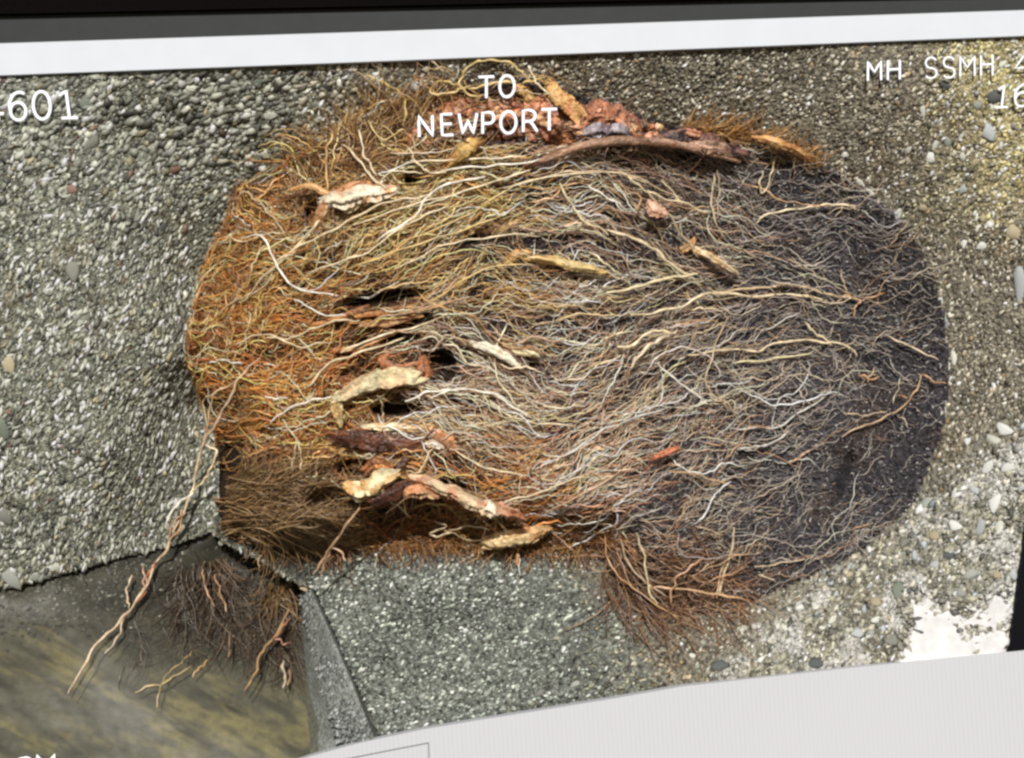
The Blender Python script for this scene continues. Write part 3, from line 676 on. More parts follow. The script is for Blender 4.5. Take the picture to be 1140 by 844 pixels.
# fine fibres (many thousands): one part
PTS = []
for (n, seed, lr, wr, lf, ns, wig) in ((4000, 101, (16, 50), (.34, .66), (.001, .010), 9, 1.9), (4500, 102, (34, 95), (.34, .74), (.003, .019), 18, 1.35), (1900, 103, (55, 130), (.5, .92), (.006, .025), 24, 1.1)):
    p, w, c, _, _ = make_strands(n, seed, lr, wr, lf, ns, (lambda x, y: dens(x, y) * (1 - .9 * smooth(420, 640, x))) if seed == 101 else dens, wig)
    c = np.minimum(c * {101: np.array([.58, .47, .44]), 102: np.array([1.16, 1.10, 1.06]), 103: np.array([1.55, 1.48, 1.46])}[seed], .88)  # bottom layer dimmed, upper layers brightened: shading by depth put into the colour
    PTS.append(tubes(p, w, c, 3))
p, w, c, _, _ = make_strands(1500, 106, (25, 80), (.26, .52), (.001, .008), 12, lambda x, y: smooth(660, 800, x) * (1 - .7 * smooth(900, 1040, x)) * (.3 + smooth(.4, .6, fbm(x, y, 40, 89))), 1.4)
PTS.append(tubes(p, w, np.minimum(c * 1.15, .85), 3))
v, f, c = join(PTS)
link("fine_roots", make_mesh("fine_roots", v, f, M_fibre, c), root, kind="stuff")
# short grey fuzz over the dark right hand side
p, w, c, _, _ = make_strands(14000, 104, (2.5, 8), (.5, 1.1), (.000, .006), 4, lambda x, y: smooth(420, 800, x) * .8 + .14, 2.5)
rr = np.random.default_rng(9); n = len(c)
c = pick([(.20, .18, .18), (.10, .088, .09), (.40, .38, .36), (.045, .038, .041), (.62, .60, .57), (.28, .18, .12)], [4, 3.5, 3.0, 4, 2.0, 1.2], n, rr)
v, f, c = tubes(p, w, c, 3)
link("root_fuzz", make_mesh("root_fuzz", v, f, M_fibre, c), root, kind="stuff", label="short grey rootlets over the dark right side")

# pale tuft at the lower left, combed from left to right
def tuft(n, seed, gen, L, ang, spread, lift, wr, cols, fn, nseg=9, curv=0.0):
    r = np.random.default_rng(seed); X, Y = gen(r, n); X = np.array(X); Y = np.array(Y)
    a = np.radians(ang + r.normal(0, spread, n)); k = r.normal(0, .12, n) + curv
    step = (L[0] + (L[1] - L[0]) * r.random(n)) / (nseg - 1)
    px = np.zeros((n, nseg)); py = np.zeros((n, nseg)); x, y = X, Y
    for i in range(nseg):
        px[:, i] = x; py[:, i] = y; a = a + k + r.normal(0, .12, n)
        x = x + step * np.cos(a); y = y - step * np.sin(a)
    d = (np.minimum(fn(px, py), wall_d(px, py) - .001) if fn is mat_d else fn(px, py)) - (lift[0] + (lift[1] - lift[0]) * r.random((n, 1))) * (0.6 + .4 * np.sin(np.linspace(0, math.pi, nseg)))[None]
    w = (wr[0] + (wr[1] - wr[0]) * r.random((n, 1)) ** 2) / 1000 * np.minimum(1, np.linspace(1.6, .35, nseg))[None]
    c = pick(cols[0], cols[1], n, r) * (.8 + .4 * r.random((n, 1)))
    return tubes(P(px, py, np.maximum(d, .002)), w, c, 3)
TC = ([(.40, .25, .12), (.24, .14, .06), (.54, .37, .19), (.11, .06, .025)], [4, 4, 2, 2])
tv = tuft(1000, 31, lambda r, n: (r.uniform(250, 330, n), 530 + 66 * r.random(n)), (40, 105), 8, 16, (.004, .034), (.4, .85), TC, mat_d, 10, -.012)
tv2 = tuft(260, 32, lambda r, n: (r.uniform(255, 400, n), 572 + 26 * r.random(n)), (12, 32), -25, 40, (.002, .014), (.5, .9), TC, mat_d, 7)
tv3 = tuft(1100, 33, lambda r, n: (r.uniform(360, 680, n), 582 + 28 * r.random(n) - 6 * np.cos(r.uniform(0, 6, n))), (10, 40), -35, 55, (.002, .022), (.5, .95), ([(.36, .17, .05), (.22, .10, .03), (.52, .32, .12), (.12, .05, .02)], [4, 4, 1.5, 3]), mat_d, 7)
tv4 = tuft(120, 34, lambda r, n: (670 + 40 * r.random(n), 600 + 55 * r.random(n)), (50, 110), -58, 18, (.002, .024), (.5, 1.0), ([(.28, .15, .075), (.18, .09, .045), (.46, .30, .17), (.12, .065, .035)], [3, 3, 1.5, 2]), mat_d, 10, .06)
tv5 = tuft(130, 35, lambda r, n: (r.uniform(690, 830, n), 640 + 55 * r.random(n)), (25, 70), -25, 35, (.001, .012), (.5, .9), ([(.36, .17, .07), (.25, .11, .045), (.50, .30, .15), (.15, .08, .035)], [3, 3, 1.5, 2]), mat_d, 9)
tv6 = tuft(800, 36, lambda r, n: (lambda t: (np.interp(t, [0, .3, .6, 1], [330, 400, 470, 600]) + r.normal(0, 12, n), np.interp(t, [0, .3, .6, 1], [205, 145, 118, 100]) + 22 + r.normal(0, 14, n)))(.68 * r.random(n) ** 1.15), (25, 80), 40, 70, (.004, .030), (.5, 1.1), ([(.48, .27, .10), (.31, .15, .055), (.64, .45, .22), (.16, .08, .035), (.58, .38, .17)], [4, 4, 2, 3, 2]), mat_d, 10)
tv7 = tuft(260, 37, lambda r, n: (lambda t: (760 + 150 * t + r.normal(0, 4, n), np.interp(t, [0, .6, 1], [143, 152, 180]) + r.normal(0, 4, n)))(r.random(n)), (12, 36), 5, 45, (.003, .014), (.5, 1.0), ([(.50, .26, .08), (.36, .17, .05), (.62, .38, .16)], [3, 3, 2]), mat_d, 7)
tv8 = tuft(300, 38, lambda r, n: (lambda t: (np.interp(t, [0, .35, .7, 1], [272, 236, 220, 240]) + 27 + r.normal(0, 8, n), 205 + 285 * t))(r.random(n)), (12, 42), 150, 60, (.002, .022), (.5, .9), ([(.42, .23, .07), (.28, .13, .04), (.60, .42, .20), (.17, .08, .03), (.72, .56, .33)], [4, 4, 2, 3, 1]), mat_d, 8)
v, f, c = join([tv, tv2, tv3, tv4, tv5, tv6, tv7, tv8])
link("edge_tufts", make_mesh("edge_tufts", v, f, M_fibre, c), root, kind="stuff", label="brown fringe of fine roots along the edge of the mass")

# ---- single roots, each an object. (points), half width mm, colour, lift m
CR = (.76, .62, .40); WH = (.84, .78, .66); GO = (.62, .44, .16); OR = (.46, .26, .13); TN = (.55, .42, .27); GY_ = (.58, .55, .50); RD = (.45, .17, .08)
HERO = [
 ([(269, 265), (294, 265), (304, 290), (325, 318), (353, 327), (410, 329), (445, 312)], 1.5, WH), ([(328, 333), (363, 351), (385, 352)], 1.3, WH),
 ([(300, 300), (336, 268), (353, 249), (363, 233)], 2.0, CR), ([(290, 312), (336, 273), (369, 257), (407, 235), (445, 222), (480, 217)], 1.6, CR),
 ([(420, 268), (461, 241), (475, 219), (500, 205), (540, 196)], 1.7, WH), ([(340, 305), (401, 284), (434, 263), (461, 246), (500, 228)], 1.5, CR),
 ([(241, 350), (265, 333), (290, 322), (303, 306)], 1.3, TN), ([(279, 303), (287, 282), (296, 273)], 1.2, CR), ([(298, 377), (331, 374), (353, 363), (374, 358), (400, 356)], 1.5, CR),
 ([(262, 222), (275, 214), (300, 238), (318, 262)], 1.2, TN), ([(255, 262), (268, 270), (292, 262), (315, 258)], 1.1, CR), ([(385, 300), (440, 280), (500, 262), (560, 240)], 1.4, GO), ([(395, 250), (450, 232), (520, 212), (590, 190)], 1.5, CR),
 ([(470, 260), (520, 240), (570, 210), (610, 197)], 1.4, GO), ([(440, 300), (500, 272), (560, 262), (600, 262)], 1.3, CR), ([(480, 335), (540, 300), (590, 294)], 1.3, GO), ([(560, 208), (620, 196), (680, 192), (720, 204)], 1.4, CR),
 ([(600, 200), (640, 190), (700, 196), (760, 222)], 1.3, TN), ([(520, 330), (470, 345), (430, 352), (395, 368)], 1.6, OR), ([(380, 392), (430, 372), (470, 362), (500, 350)], 1.7, CR),
 ([(345, 430), (365, 405), (400, 392), (450, 375)], 1.7, CR), ([(520, 384), (500, 372), (480, 392)], 1.4, TN),
 ([(232, 405), (250, 402), (270, 404)], 1.3, WH), ([(300, 470), (325, 452), (350, 445), (376, 442)], 1.6, WH), ([(295, 440), (308, 444), (322, 442)], 1.3, WH), ([(313, 467), (326, 485), (330, 500), (326, 520), (327, 545), (345, 568)], 1.3, CR), ([(333, 490), (334, 510), (336, 532)], 1.4, CR), ([(355, 510), (352, 525), (350, 540)], 1.6, TN), ([(260, 382), (300, 372), (330, 386), (370, 380)], 1.2, CR),
 ([(407, 83), (429, 94), (448, 107), (452, 121), (448, 140)], 1.7, GO, .034), ([(510, 93), (493, 91), (481, 97), (482, 104), (500, 103), (520, 97)], 1.8, GO, .036), ([(590, 90), (584, 82), (564, 70), (544, 67), (524, 72), (514, 88), (513, 98), (520, 105), (535, 109)], 1.8, GO, .036), ([(587, 74), (594, 85), (601, 97), (611, 104)], 1.4, CR, .036), ([(480, 67), (492, 76), (507, 88)], 1.1, TN, .03), ([(400, 144), (407, 174), (420, 197)], 1.5, CR, .03), ([(380, 160), (400, 181), (430, 211)], 1.6, CR, .034), ([(455, 164), (460, 177), (470, 187), (484, 194), (497, 190)], 1.4, CR, .03), ([(410, 137), (427, 154), (450, 144)], 1.4, GO, .03), ([(371, 140), (366, 160), (362, 188), (366, 210)], 1.8, (.58, .36, .14), .03), ([(378, 142), (372, 165), (368, 190)], 1.4, GO, .03), ([(520, 99), (550, 92), (575, 90)], 2.2, GO, .034), ([(583, 93), (600, 88), (612, 90)], 2.0, GO, .034),
 ([(452, 182), (500, 178), (560, 176), (588, 172)], 1.5, CR, .03), ([(460, 196), (520, 186), (580, 182), (600, 178)], 1.6, WH, .03), ([(425, 200), (440, 190), (470, 192)], 1.3, CR, .03), ([(435, 170), (470, 172), (505, 166)], 1.4, TN, .03),
 ([(588, 286), (612, 290), (640, 298), (677, 302)], 3.0, (.72, .50, .20)), ([(677, 256), (700, 264), (727, 277), (750, 297), (770, 306)], 2.4, CR), ([(624, 203), (642, 238), (677, 260)], 1.5, CR), ([(677, 327), (713, 318), (745, 310), (776, 306)], 2.3, (.74, .62, .38)), ([(702, 352), (735, 346), (759, 341), (787, 327), (844, 329), (887, 328), (919, 337)], 2.0, CR), ([(791, 325), (830, 322), (870, 318), (901, 321), (930, 329), (955, 334)], 1.8, (.66, .50, .30)), ([(930, 338), (945, 330), (958, 333), (975, 330), (985, 325)], 1.8, OR), ([(958, 333), (952, 345), (950, 352)], 1.8, OR), ([(935, 322), (945, 330)], 1.8, OR),
 ([(766, 396), (816, 389), (844, 391), (869, 382), (908, 379), (947, 388), (955, 396)], 1.7, CR), ([(816, 405), (862, 398), (903, 394)], 1.6, (.68, .60, .35)), ([(688, 388), (704, 384), (720, 372), (735, 369), (752, 371)], 2.4, CR), ([(702, 410), (712, 396), (724, 384), (747, 373)], 2.7, (.70, .55, .38)), ([(731, 405), (759, 427), (788, 446)], 1.3, WH), ([(812, 352), (795, 388), (786, 423), (800, 445), (818, 458)], 1.2, TN), ([(795, 195), (792, 220), (796, 245), (805, 263)], 1.4, CR), ([(800, 190), (799, 220), (797, 245)], 1.1, TN), ([(866, 174), (858, 195), (851, 214), (844, 205), (850, 190)], 1.3, CR), ([(841, 252), (855, 240), (898, 231), (933, 229), (957, 234)], 1.7, CR), ([(930, 240), (940, 230), (955, 228)], 1.2, TN), ([(770, 345), (795, 343), (810, 354)], 1.4, CR), ([(851, 366), (890, 348)], 1.1, GY_), ([(936, 300), (941, 318), (944, 328)], 1.2, TN), ([(720, 213), (745, 240), (760, 262), (778, 285)], 1.5, TN), ([(735, 200), (760, 225), (790, 238)], 1.3, CR), ([(690, 190), (720, 212), (745, 222), (765, 228)], 1.6, CR), ([(655, 205), (680, 222), (692, 235)], 1.6, WH), ([(700, 210), (712, 222), (708, 238)], 1.6, (.55, .34, .18)),
 ([(987, 372), (1014, 386), (1044, 401)], 1.5, TN), ([(937, 486), (974, 469), (1004, 453), (1020, 435), (1026, 420), (1022, 416)], 1.5, (.50, .33, .19)), ([(939, 462), (965, 461), (987, 457)], 1.1, TN), ([(810, 476), (850, 476), (870, 473), (904, 451), (927, 436)], 1.5, GY_), ([(1026, 418), (1040, 424), (1052, 428)], 1.8, OR), ([(1000, 440), (1012, 444)], 1.6, OR), ([(955, 415), (968, 422), (978, 418)], 2.0, OR), ([(965, 425), (975, 410)], 1.4, OR), ([(990, 275), (1005, 255), (1015, 245)], 1.2, TN), ([(880, 290), (900, 300), (915, 312)], 1.2, TN), ([(895, 358), (908, 372), (925, 382)], 1.5, CR),
 ([(743, 523), (779, 530), (818, 541)], 1.5, (.56, .38, .22)), ([(817, 586), (816, 612), (806, 639), (802, 664)], 1.8, TN), ([(815, 615), (801, 640), (799, 666)], 1.5, (.50, .33, .19)), ([(726, 656), (763, 657), (800, 662), (832, 669)], 1.8, (.58, .36, .2)), ([(708, 592), (716, 619), (723, 656), (730, 672)], 1.5, CR), ([(746, 672), (753, 645), (768, 632), (783, 622)], 1.7, (.52, .30, .17)), ([(620, 513), (650, 494), (686, 473), (743, 453)], 1.4, GY_), ([(672, 600), (680, 630), (700, 652), (726, 668), (760, 695)], 1.4, (.5, .3, .14)), ([(690, 600), (700, 630), (740, 664)], 1.3, TN), ([(775, 585), (790, 590), (806, 596)], 1.2, TN), ([(845, 640), (862, 646)], 1.3, TN), ([(840, 630), (870, 628), (895, 622)], 1.1, TN), ([(950, 590), (970, 582)], 1.3, OR), ([(880, 515), (893, 508), (902, 500)], 1.6, (.5, .3, .18)), ([(820, 500), (845, 498), (868, 488), (880, 480)], 1.4, GY_),
 ([(545, 450), (590, 470), (640, 475)], 1.3, CR), ([(480, 445), (510, 432), (550, 440), (590, 465)], 1.5, WH), ([(452, 447), (475, 437), (510, 436)], 1.7, WH), ([(505, 500), (540, 520), (590, 530)], 1.4, CR), ([(560, 560), (600, 548), (650, 530)], 1.3, CR), ([(600, 575), (650, 550), (700, 520)], 1.3, (.6, .4, .25)), ([(424, 445), (426, 460), (425, 478)], 1.5, CR), ([(485, 580), (495, 588), (480, 592), (485, 597), (505, 592)], 1.6, CR), ([(500, 590), (525, 585), (545, 592)], 1.6, TN), ([(395, 520), (408, 512), (420, 505)], 1.4, TN), ([(480, 500), (470, 518), (462, 528)], 1.4, CR), ([(497, 520), (500, 535), (508, 545)], 1.3, CR)]
# hanging roots on the left and below
HANG = [
 ([(289, 400, .045), (270, 416, .05), (256, 443, .06), (240, 473, .08), (225, 496, .10), (218, 526, .11), (215, 543, .11), (206, 566, .105), (193, 592, .10), (184, 610, .10), (176, 622, .11), (166, 645, .115), (157, 663, .11), (144, 679, .10), (129, 697, .085), (104, 722, .055), (89, 749, .043), (76, 772, .038)], 1.9, (.68, .50, .33), "long pale root hanging over the left concrete into the channel"),
 ([(262, 426, .055), (238, 440, .07), (231, 470, .085), (226, 494, .10)], 1.5, (.66, .46, .28), None), ([(228, 496, .10), (239, 500, .10), (240, 510, .10), (230, 529, .105), (216, 546, .11)], 1.7, CR, None), ([(216, 546, .11), (197, 561, .10), (187, 577, .09), (184, 588, .09)], 1.6, WH, None), ([(206, 570, .10), (192, 583, .095), (188, 600, .095)], 1.4, OR, None), ([(203, 566, .10), (199, 590, .098), (190, 602, .098)], 1.4, (.55, .30, .16), None),
 ([(147, 641, .11), (141, 655, .10), (142, 668, .10), (145, 678, .10)], 1.5, TN, None), ([(138, 684, .092), (133, 706, .07), (118, 727, .055)], 1.4, TN, None), ([(176, 622, .11), (163, 640, .105), (164, 655, .11), (150, 672, .10)], 1.5, RD, None), ([(158, 632, .10), (160, 648, .105), (157, 660, .11)], 1.2, (.5, .28, .18), None),
 ([(400, 562, .02), (386, 582, .03), (369, 609, .06), (358, 625, .075), (349, 640, .085)], 1.8, (.62, .40, .24), "pale forked root hanging in front of the bench"), ([(369, 609, .06), (362, 626, .075), (357, 640, .085)], 1.5, (.55, .3, .18), None), ([(369, 609, .06), (377, 614, .06), (385, 625, .06)], 1.5, (.62, .40, .24), None)]
nh = 0
def single(pts3, hw, col, parent, n=None, sides=5, name="root_strand", label=None, mat=None, taper=True):
    n = n or max(8, len(pts3) * 5)
    q = spline(pts3, n); u = np.linspace(0, 1, n)
    rs = np.random.default_rng(int(abs(q[0, 0]) * 7 + abs(q[-1, 1]) * 13))
    jit = np.stack([np.convolve(rs.normal(0, 1.55, n), [.25, .5, .25], 'same'), np.convolve(rs.normal(0, 1.55, n), [.25, .5, .25], 'same')], -1)
    q[:, :2] += jit
    rad = hw / 1000 * (np.minimum(1, .45 + 5 * np.minimum(u, 1 - u)) if taper else 1) * (1 + .22 * np.sin(u * len(pts3) * 5 + rs.random() * 6))
    cc = np.array(col)[None] * (.85 + .3 * rs.random((n, 1)))
    v, f, c = tubes(P(q[:, 0], q[:, 1], np.maximum(q[:, 2], .002))[None], rad[None] * np.ones((1, n)), cc[None], sides)
    o = link(name, make_mesh(name, v, f, mat or M_fibre, c), parent)
    if label: o["label"] = label
    return o
for h in HERO:
    pts = np.array(h[0], float); lift = h[3] if len(h) > 3 else .024
    x, y = pts[:, 0], pts[:, 1]; d = mat_d(x, y) - np.where(x > 800, .010, lift)
    if len(h) > 3: d = np.minimum(d, .028)
    single(np.c_[pts, d], h[1] * (.62 if h[2] == OR else .80), h[2], root); nh += 1
for pts, hw, col, lab in HANG:
    hp = np.array(pts, float); lowr = (hp[:, 1] > 605) & (hp[:, 0] < 240)
    hp[lowr, 2] = np.minimum(hp[lowr, 2], bed_d(hp[lowr, 0], hp[lowr, 1]) - .014)
    single(hp, hw * .85, col, root, label=lab); nh += 1
nrest = 296 - nh
p, w, c, px, py = make_strands(nrest, 205, (55, 125), (.7, 1.2), (.012, .026), 26, lambda x, y: dens(x, y) * (x > 240) * (y > 150), 1.0, 0)
c = c * np.array([1.34, 1.30, 1.32])
for i in range(nrest):
    v, f, cc = tubes(p[i:i + 1], w[i:i + 1], np.minimum(c[i:i + 1], .85), 4)
    link("root_strand", make_mesh("root_strand", v, f, M_fibre, cc), root)

# ---- thick broken roots
def woody(path, radii, c1, c2, label=None, name="broken_root", parent=None, sides=14, n=26, rough=.22, seed=1, mixs=14, dark=.0, flat=1.0, fray=1.0):
    """path (px,py,depth), radii mm along it; c1 wood, c2 bark patches"""
    q = spline(path, n); u = np.linspace(0, 1, n); R = np.interp(u, np.linspace(0, 1, len(radii)), radii) / 1000
    pts = P(q[:, 0], q[:, 1], q[:, 2]); t = np.gradient(pts, axis=0); t /= np.linalg.norm(t, axis=1, keepdims=True)
    a = np.cross(t, [0, 1.0, 0]); a /= np.linalg.norm(a, axis=1, keepdims=True); b = np.cross(t, a)
    th = np.arange(sides) * 2 * math.pi / sides
    TH, U = np.meshgrid(th, u * np.linalg.norm(q[-1, :2] - q[0, :2]) + 31 * seed)
    rs = np.random.default_rng(seed * 13 + 1); ts = rs.random(sides)
    ridge = (ts[None] - .5) * (.8 + .9 * vnoise(np.arange(sides)[None] * 3.1 + 0 * U, U, 16, seed + 3))
    knob = vnoise(0 * U, U, 7, seed + 5) - .5
    wob = 1 + rough * 1.5 * (fbm(np.cos(TH) * 9 + 20, np.sin(TH) * 9 + U * .55, 6, seed) - .5) + (.30 + rough) * ridge + (.05 + .55 * rough) * knob
    endj = 1.0 - .55 * (np.abs(np.linspace(-1, 1, n)) ** 8)[:, None] * (.2 + .9 * rs.random(sides)[None])
    rr = R[:, None] * wob * endj
    dr = np.cumsum(rs.normal(0, .10, (n, 2)), 0); dr -= np.linspace(0, 1, n)[:, None] * dr[-1]
    pts = pts + (dr[:, :1] * a + dr[:, 1:] * b * .3) * R[:, None]
    v = pts[:, None] + rr[..., None] * (np.cos(TH)[..., None] * a[:, None] + flat * np.sin(TH)[..., None] * b[:, None])
    spl = np.linspace(-1, 1, n); spl = np.sign(spl) * np.clip((np.abs(spl) - .8) / .2, 0, 1)
    v = v + t[:, None] * (spl[:, None] * (rs.random(sides)[None] - .35) * R[:, None] * 1.7)[..., None]
    m = smooth(.42, .6, fbm(np.cos(TH) * 14 + 50, np.sin(TH) * 14 + U, mixs, seed + 2) + dark)[..., None]
    c = np.array(c1) * (1 - m) + np.array(c2) * m
    c = np.minimum(c, .8) * (.6 + .75 * vnoise(np.arange(sides)[None] * 2.0 + 0 * U, U * .10, 2, seed + 7))[..., None]
    i = np.arange(n * sides).reshape(n, sides); i0, i1 = i[:-1], i[1:]
    f = np.stack([i0, np.roll(i0, -1, 1), np.roll(i1, -1, 1), i1], -1).reshape(-1, 4)
    V2 = np.vstack([v.reshape(-1, 3), pts[:1], pts[-1:]]); c2_ = np.vstack([c.reshape(-1, 3), [c1], [c1]])
    k = n * sides
    e0 = np.stack([np.full(sides, k), np.roll(i[0], -1), i[0], i[0]], -1); e1 = np.stack([np.full(sides, k + 1), i[-1], np.roll(i[-1], -1), np.roll(i[-1], -1)], -1)
    me = bpy.data.meshes.new(name)
    fl = [tuple(q_) for q_ in f.tolist()] + [tuple(q_[:3]) for q_ in e0.tolist()] + [tuple(q_[:3]) for q_ in e1.tolist()]
    me.from_pydata(V2.tolist(), [], fl); me.update()
    me.polygons.foreach_set("use_smooth", np.random.default_rng(seed).random(len(me.polygons)) < .35)
    ca = me.color_attributes.new("Col", 'FLOAT_COLOR', 'POINT'); ca.data.foreach_set("color", np.c_[c2_, np.ones(len(c2_))].astype(np.float32).ravel())
    me.materials.append(M_wood)
    o = link(name, me, parent or root)
    if label: o["label"] = label
    if fray and R.max() > .003:
        m_ = int(fray * (10 + 160 * R.max() * np.linalg.norm(pts[-1] - pts[0]) * 40)); g_ = np.random.default_rng(seed + 900); K = 7
        s0 = g_.integers(0, n - 4, m_); s0 = np.where(g_.random(m_) < .35, np.where(g_.random(m_) < .5, 0, n - 4), s0)
        th_ = g_.uniform(math.pi, 2 * math.pi, m_) + g_.normal(0, .3, m_); L_ = g_.uniform(.6, 2.4, m_) * R[s0 + 1] * 1.6 + .004
        fwd = np.where(s0 == 0, -1, np.where(s0 == n - 4, 1, np.where(g_.random(m_) < .5, -1, 1)))
        u_ = np.linspace(0, 1, K)[None, :, None]
        ra = R[s0 + 1][:, None] * .9; nn = np.cos(th_)[:, None] * a[s0 + 1] + flat * np.sin(th_)[:, None] * b[s0 + 1]
        dirv = t[s0 + 1] * fwd[:, None] + nn * g_.uniform(.0, .7, (m_, 1)) + g_.normal(0, .25, (m_, 3)) * np.array([1, .4, 1])
        fp = (pts[s0 + 1] + nn * ra)[:, None] + dirv[:, None] * L_[:, None, None] * u_ + (g_.normal(0, .5, (m_, 1, 3)) * np.array([1, .3, 1])) * L_[:, None, None] * u_ ** 2
        fp[..., 1] = np.maximum(fp[..., 1], .002)
        fc = np.array([c1, c2, c2, (.50, .24, .09), (.66, .40, .2)])[g_.integers(0, 5, m_)] * g_.uniform(.7, 1.15, (m_, 1))
        fv, ff, fcc = tubes(fp, np.linspace(.9, .3, K)[None] * g_.uniform(.35, .85, (m_, 1)) / 1000, np.minimum(fc, .85), 3)
        fo = link("frayed_fibres", make_mesh("frayed_fibres", fv, ff, M_fibre, fcc), o if parent is None else parent); fo["kind"] = "stuff"
    return o
CREAM = (.84, .68, .41); BARK = (.30, .11, .04); SAL = (.62, .30, .17); DKB = (.075, .030, .018); PINK = (.66, .34, .24); GOLD = (.72, .48, .22); BRN = (.17, .085, .04)
zf = .012
w1 = woody([(372, 445, .006), (398, 436, .004), (430, 430, .003), (464, 418, .008)], [5, 10, 12, 12], CREAM, (.74, .50, .28), "thick pale broken root with orange bark along its top", seed=3, rough=.12, dark=-.12)
woody([(382, 430, .010), (410, 421, .006), (440, 411, .006), (474, 406, .012)], [3, 4, 5, 6], BARK, (.55, .24, .10), name="bark", parent=w1, seed=4, rough=.5)
woody([(470, 398, .014), (472, 412, .010), (466, 428, .014)], [4, 8, 4], (.50, .20, .09), BARK, name="bark", parent=w1, seed=5, rough=.5)
woody([(376, 444, .008), (373, 456, .010), (378, 472, .014)], [5, 6, 5], CREAM, (.6, .38, .15), name="stub", parent=w1, seed=6, rough=.25)
woody([(432, 395, .014), (425, 402, .012), (440, 410, .010)], [5, 6, 4], (.52, .22, .10), (.74, .5, .3), name="bark", parent=w1, seed=61, rough=.5)
w2 = woody([(366, 484, .030), (400, 489, .016), (440, 493, .012), (478, 494, .014)], [6, 9, 9, 7], DKB, (.15, .055, .03), "dark brown root with a pale split upper edge", seed=8, rough=.2)
woody([(402, 475, .014), (440, 475, .010), (470, 476, .010), (488, 479, .014)], [2, 4, 4.5, 3], (.78, .66, .42), (.60, .36, .16), name="split_edge", parent=w2, seed=9, rough=.3)
woody([(476, 478, .012), (492, 488, .010), (508, 502, .016)], [4, 7, 4], (.50, .22, .10), (.70, .40, .22), name="splintered_end", parent=w2, seed=10, rough=.55)
woody([(474, 494, .006), (484, 494, .004), (492, 498, .006)], [3, 4, 3], (.80, .72, .6), (.6, .4, .25), name="splintered_end", parent=w2, seed=11, rough=.4)
w3 = woody([(384, 540, .010), (405, 545, .006), (425, 534, .005), (442, 526, .010)], [6, 9, 10, 6], CREAM, (.62, .34, .12), "pale chip of broken root beside a dark root", seed=12, rough=.35, dark=-.06)
woody([(405, 524, .010), (422, 518, .008), (436, 520, .010)], [4, 6, 4], (.50, .22, .08), BARK, name="bark", parent=w3, seed=13, rough=.6)
woody([(394, 553, .010), (404, 556, .010)], [3, 4], (.82, .72, .55), CREAM, name="splinter", parent=w3, seed=14, rough=.4)
woody([(414, 560, .012), (435, 551, .010), (458, 540, .014)], [7, 9, 6], DKB, (.16, .06, .035), "short dark brown root stub between pale chips", seed=15, rough=.2)
woody([(440, 520, .012), (452, 510, .014), (462, 500, .018)], [5, 5, 3], (.13, .055, .03), DKB, "thin dark brown twig under the split root", seed=16)
w5 = woody([(456, 532, .012), (480, 538, .004), (512, 552, .004), (545, 569, .006)], [5, 7, 7.5, 9], SAL, (.76, .56, .34), "salmon coloured root ending in a white broken tip", seed=17, rough=.16)
woody([(528, 561, .004), (540, 567, .002), (551, 571, .006)], [6, 9, 7], (.84, .74, .56), (.7, .5, .3), name="broken_tip", parent=w5, seed=18, rough=.25)
woody([(450, 552, .010), (462, 546, .006), (490, 552, .010)], [4, 7, 3], (.62, .28, .13), (.74, .46, .25), name="flared_bark", parent=w5, seed=19, rough=.5)
woody([(548, 566, .010), (566, 572, .010), (584, 577, .018)], [7, 6, 3], (.42, .17, .08), (.62, .36, .22), name="frayed_bark", parent=w5, seed=20, rough=.6)
woody([(540, 604, .060), (562, 603, .054), (588, 597, .052), (612, 589, .058)], [7, 7.5, 7.5, 5], (.78, .57, .30), (.56, .30, .12), "golden fuzzy broken root on the bench edge", seed=21, rough=.4, dark=-.05)
woody([(522, 381, .020), (540, 387, .014), (556, 394, .012), (581, 410, .020)], [3, 5, 5, 2], (.82, .74, .58), (.74, .55, .3), "small white tapered root in the middle", seed=22, rough=.2, dark=-.1)
woody([(560, 385, .025), (580, 392, .02), (600, 396, .025)], [3, 4.5, 3], (.66, .46, .2), CREAM, "golden root bit beside the white tapered root", seed=23, rough=.3)
woody([(586, 289, .022), (612, 289, .016), (640, 296, .016), (674, 302, .024)], [3, 5, 5.5, 2], (.76, .56, .25), (.62, .38, .13), "golden tapered root pointing right", seed=24, rough=.2)
woody([(768, 275, .060), (785, 283, .052), (804, 293, .052), (822, 305, .064)], [3.5, 4.5, 4.5, 2], (.78, .62, .40), (.62, .40, .2), "pale root splinter on the dark right side", seed=25, rough=.2)
woody([(758, 278, .058), (768, 274, .052), (774, 266, .058)], [4, 5, 2], (.55, .27, .11), (.68, .42, .2), "orange frayed bark at the base of the pale splinter", seed=26, rough=.6)
woody([(722, 225, .030), (730, 233, .026), (741, 240, .032)], [4, 7, 4], (.68, .42, .30), (.62, .34, .22), "pink flake of bark", name="bark_flake", seed=27, rough=.4, flat=.5)
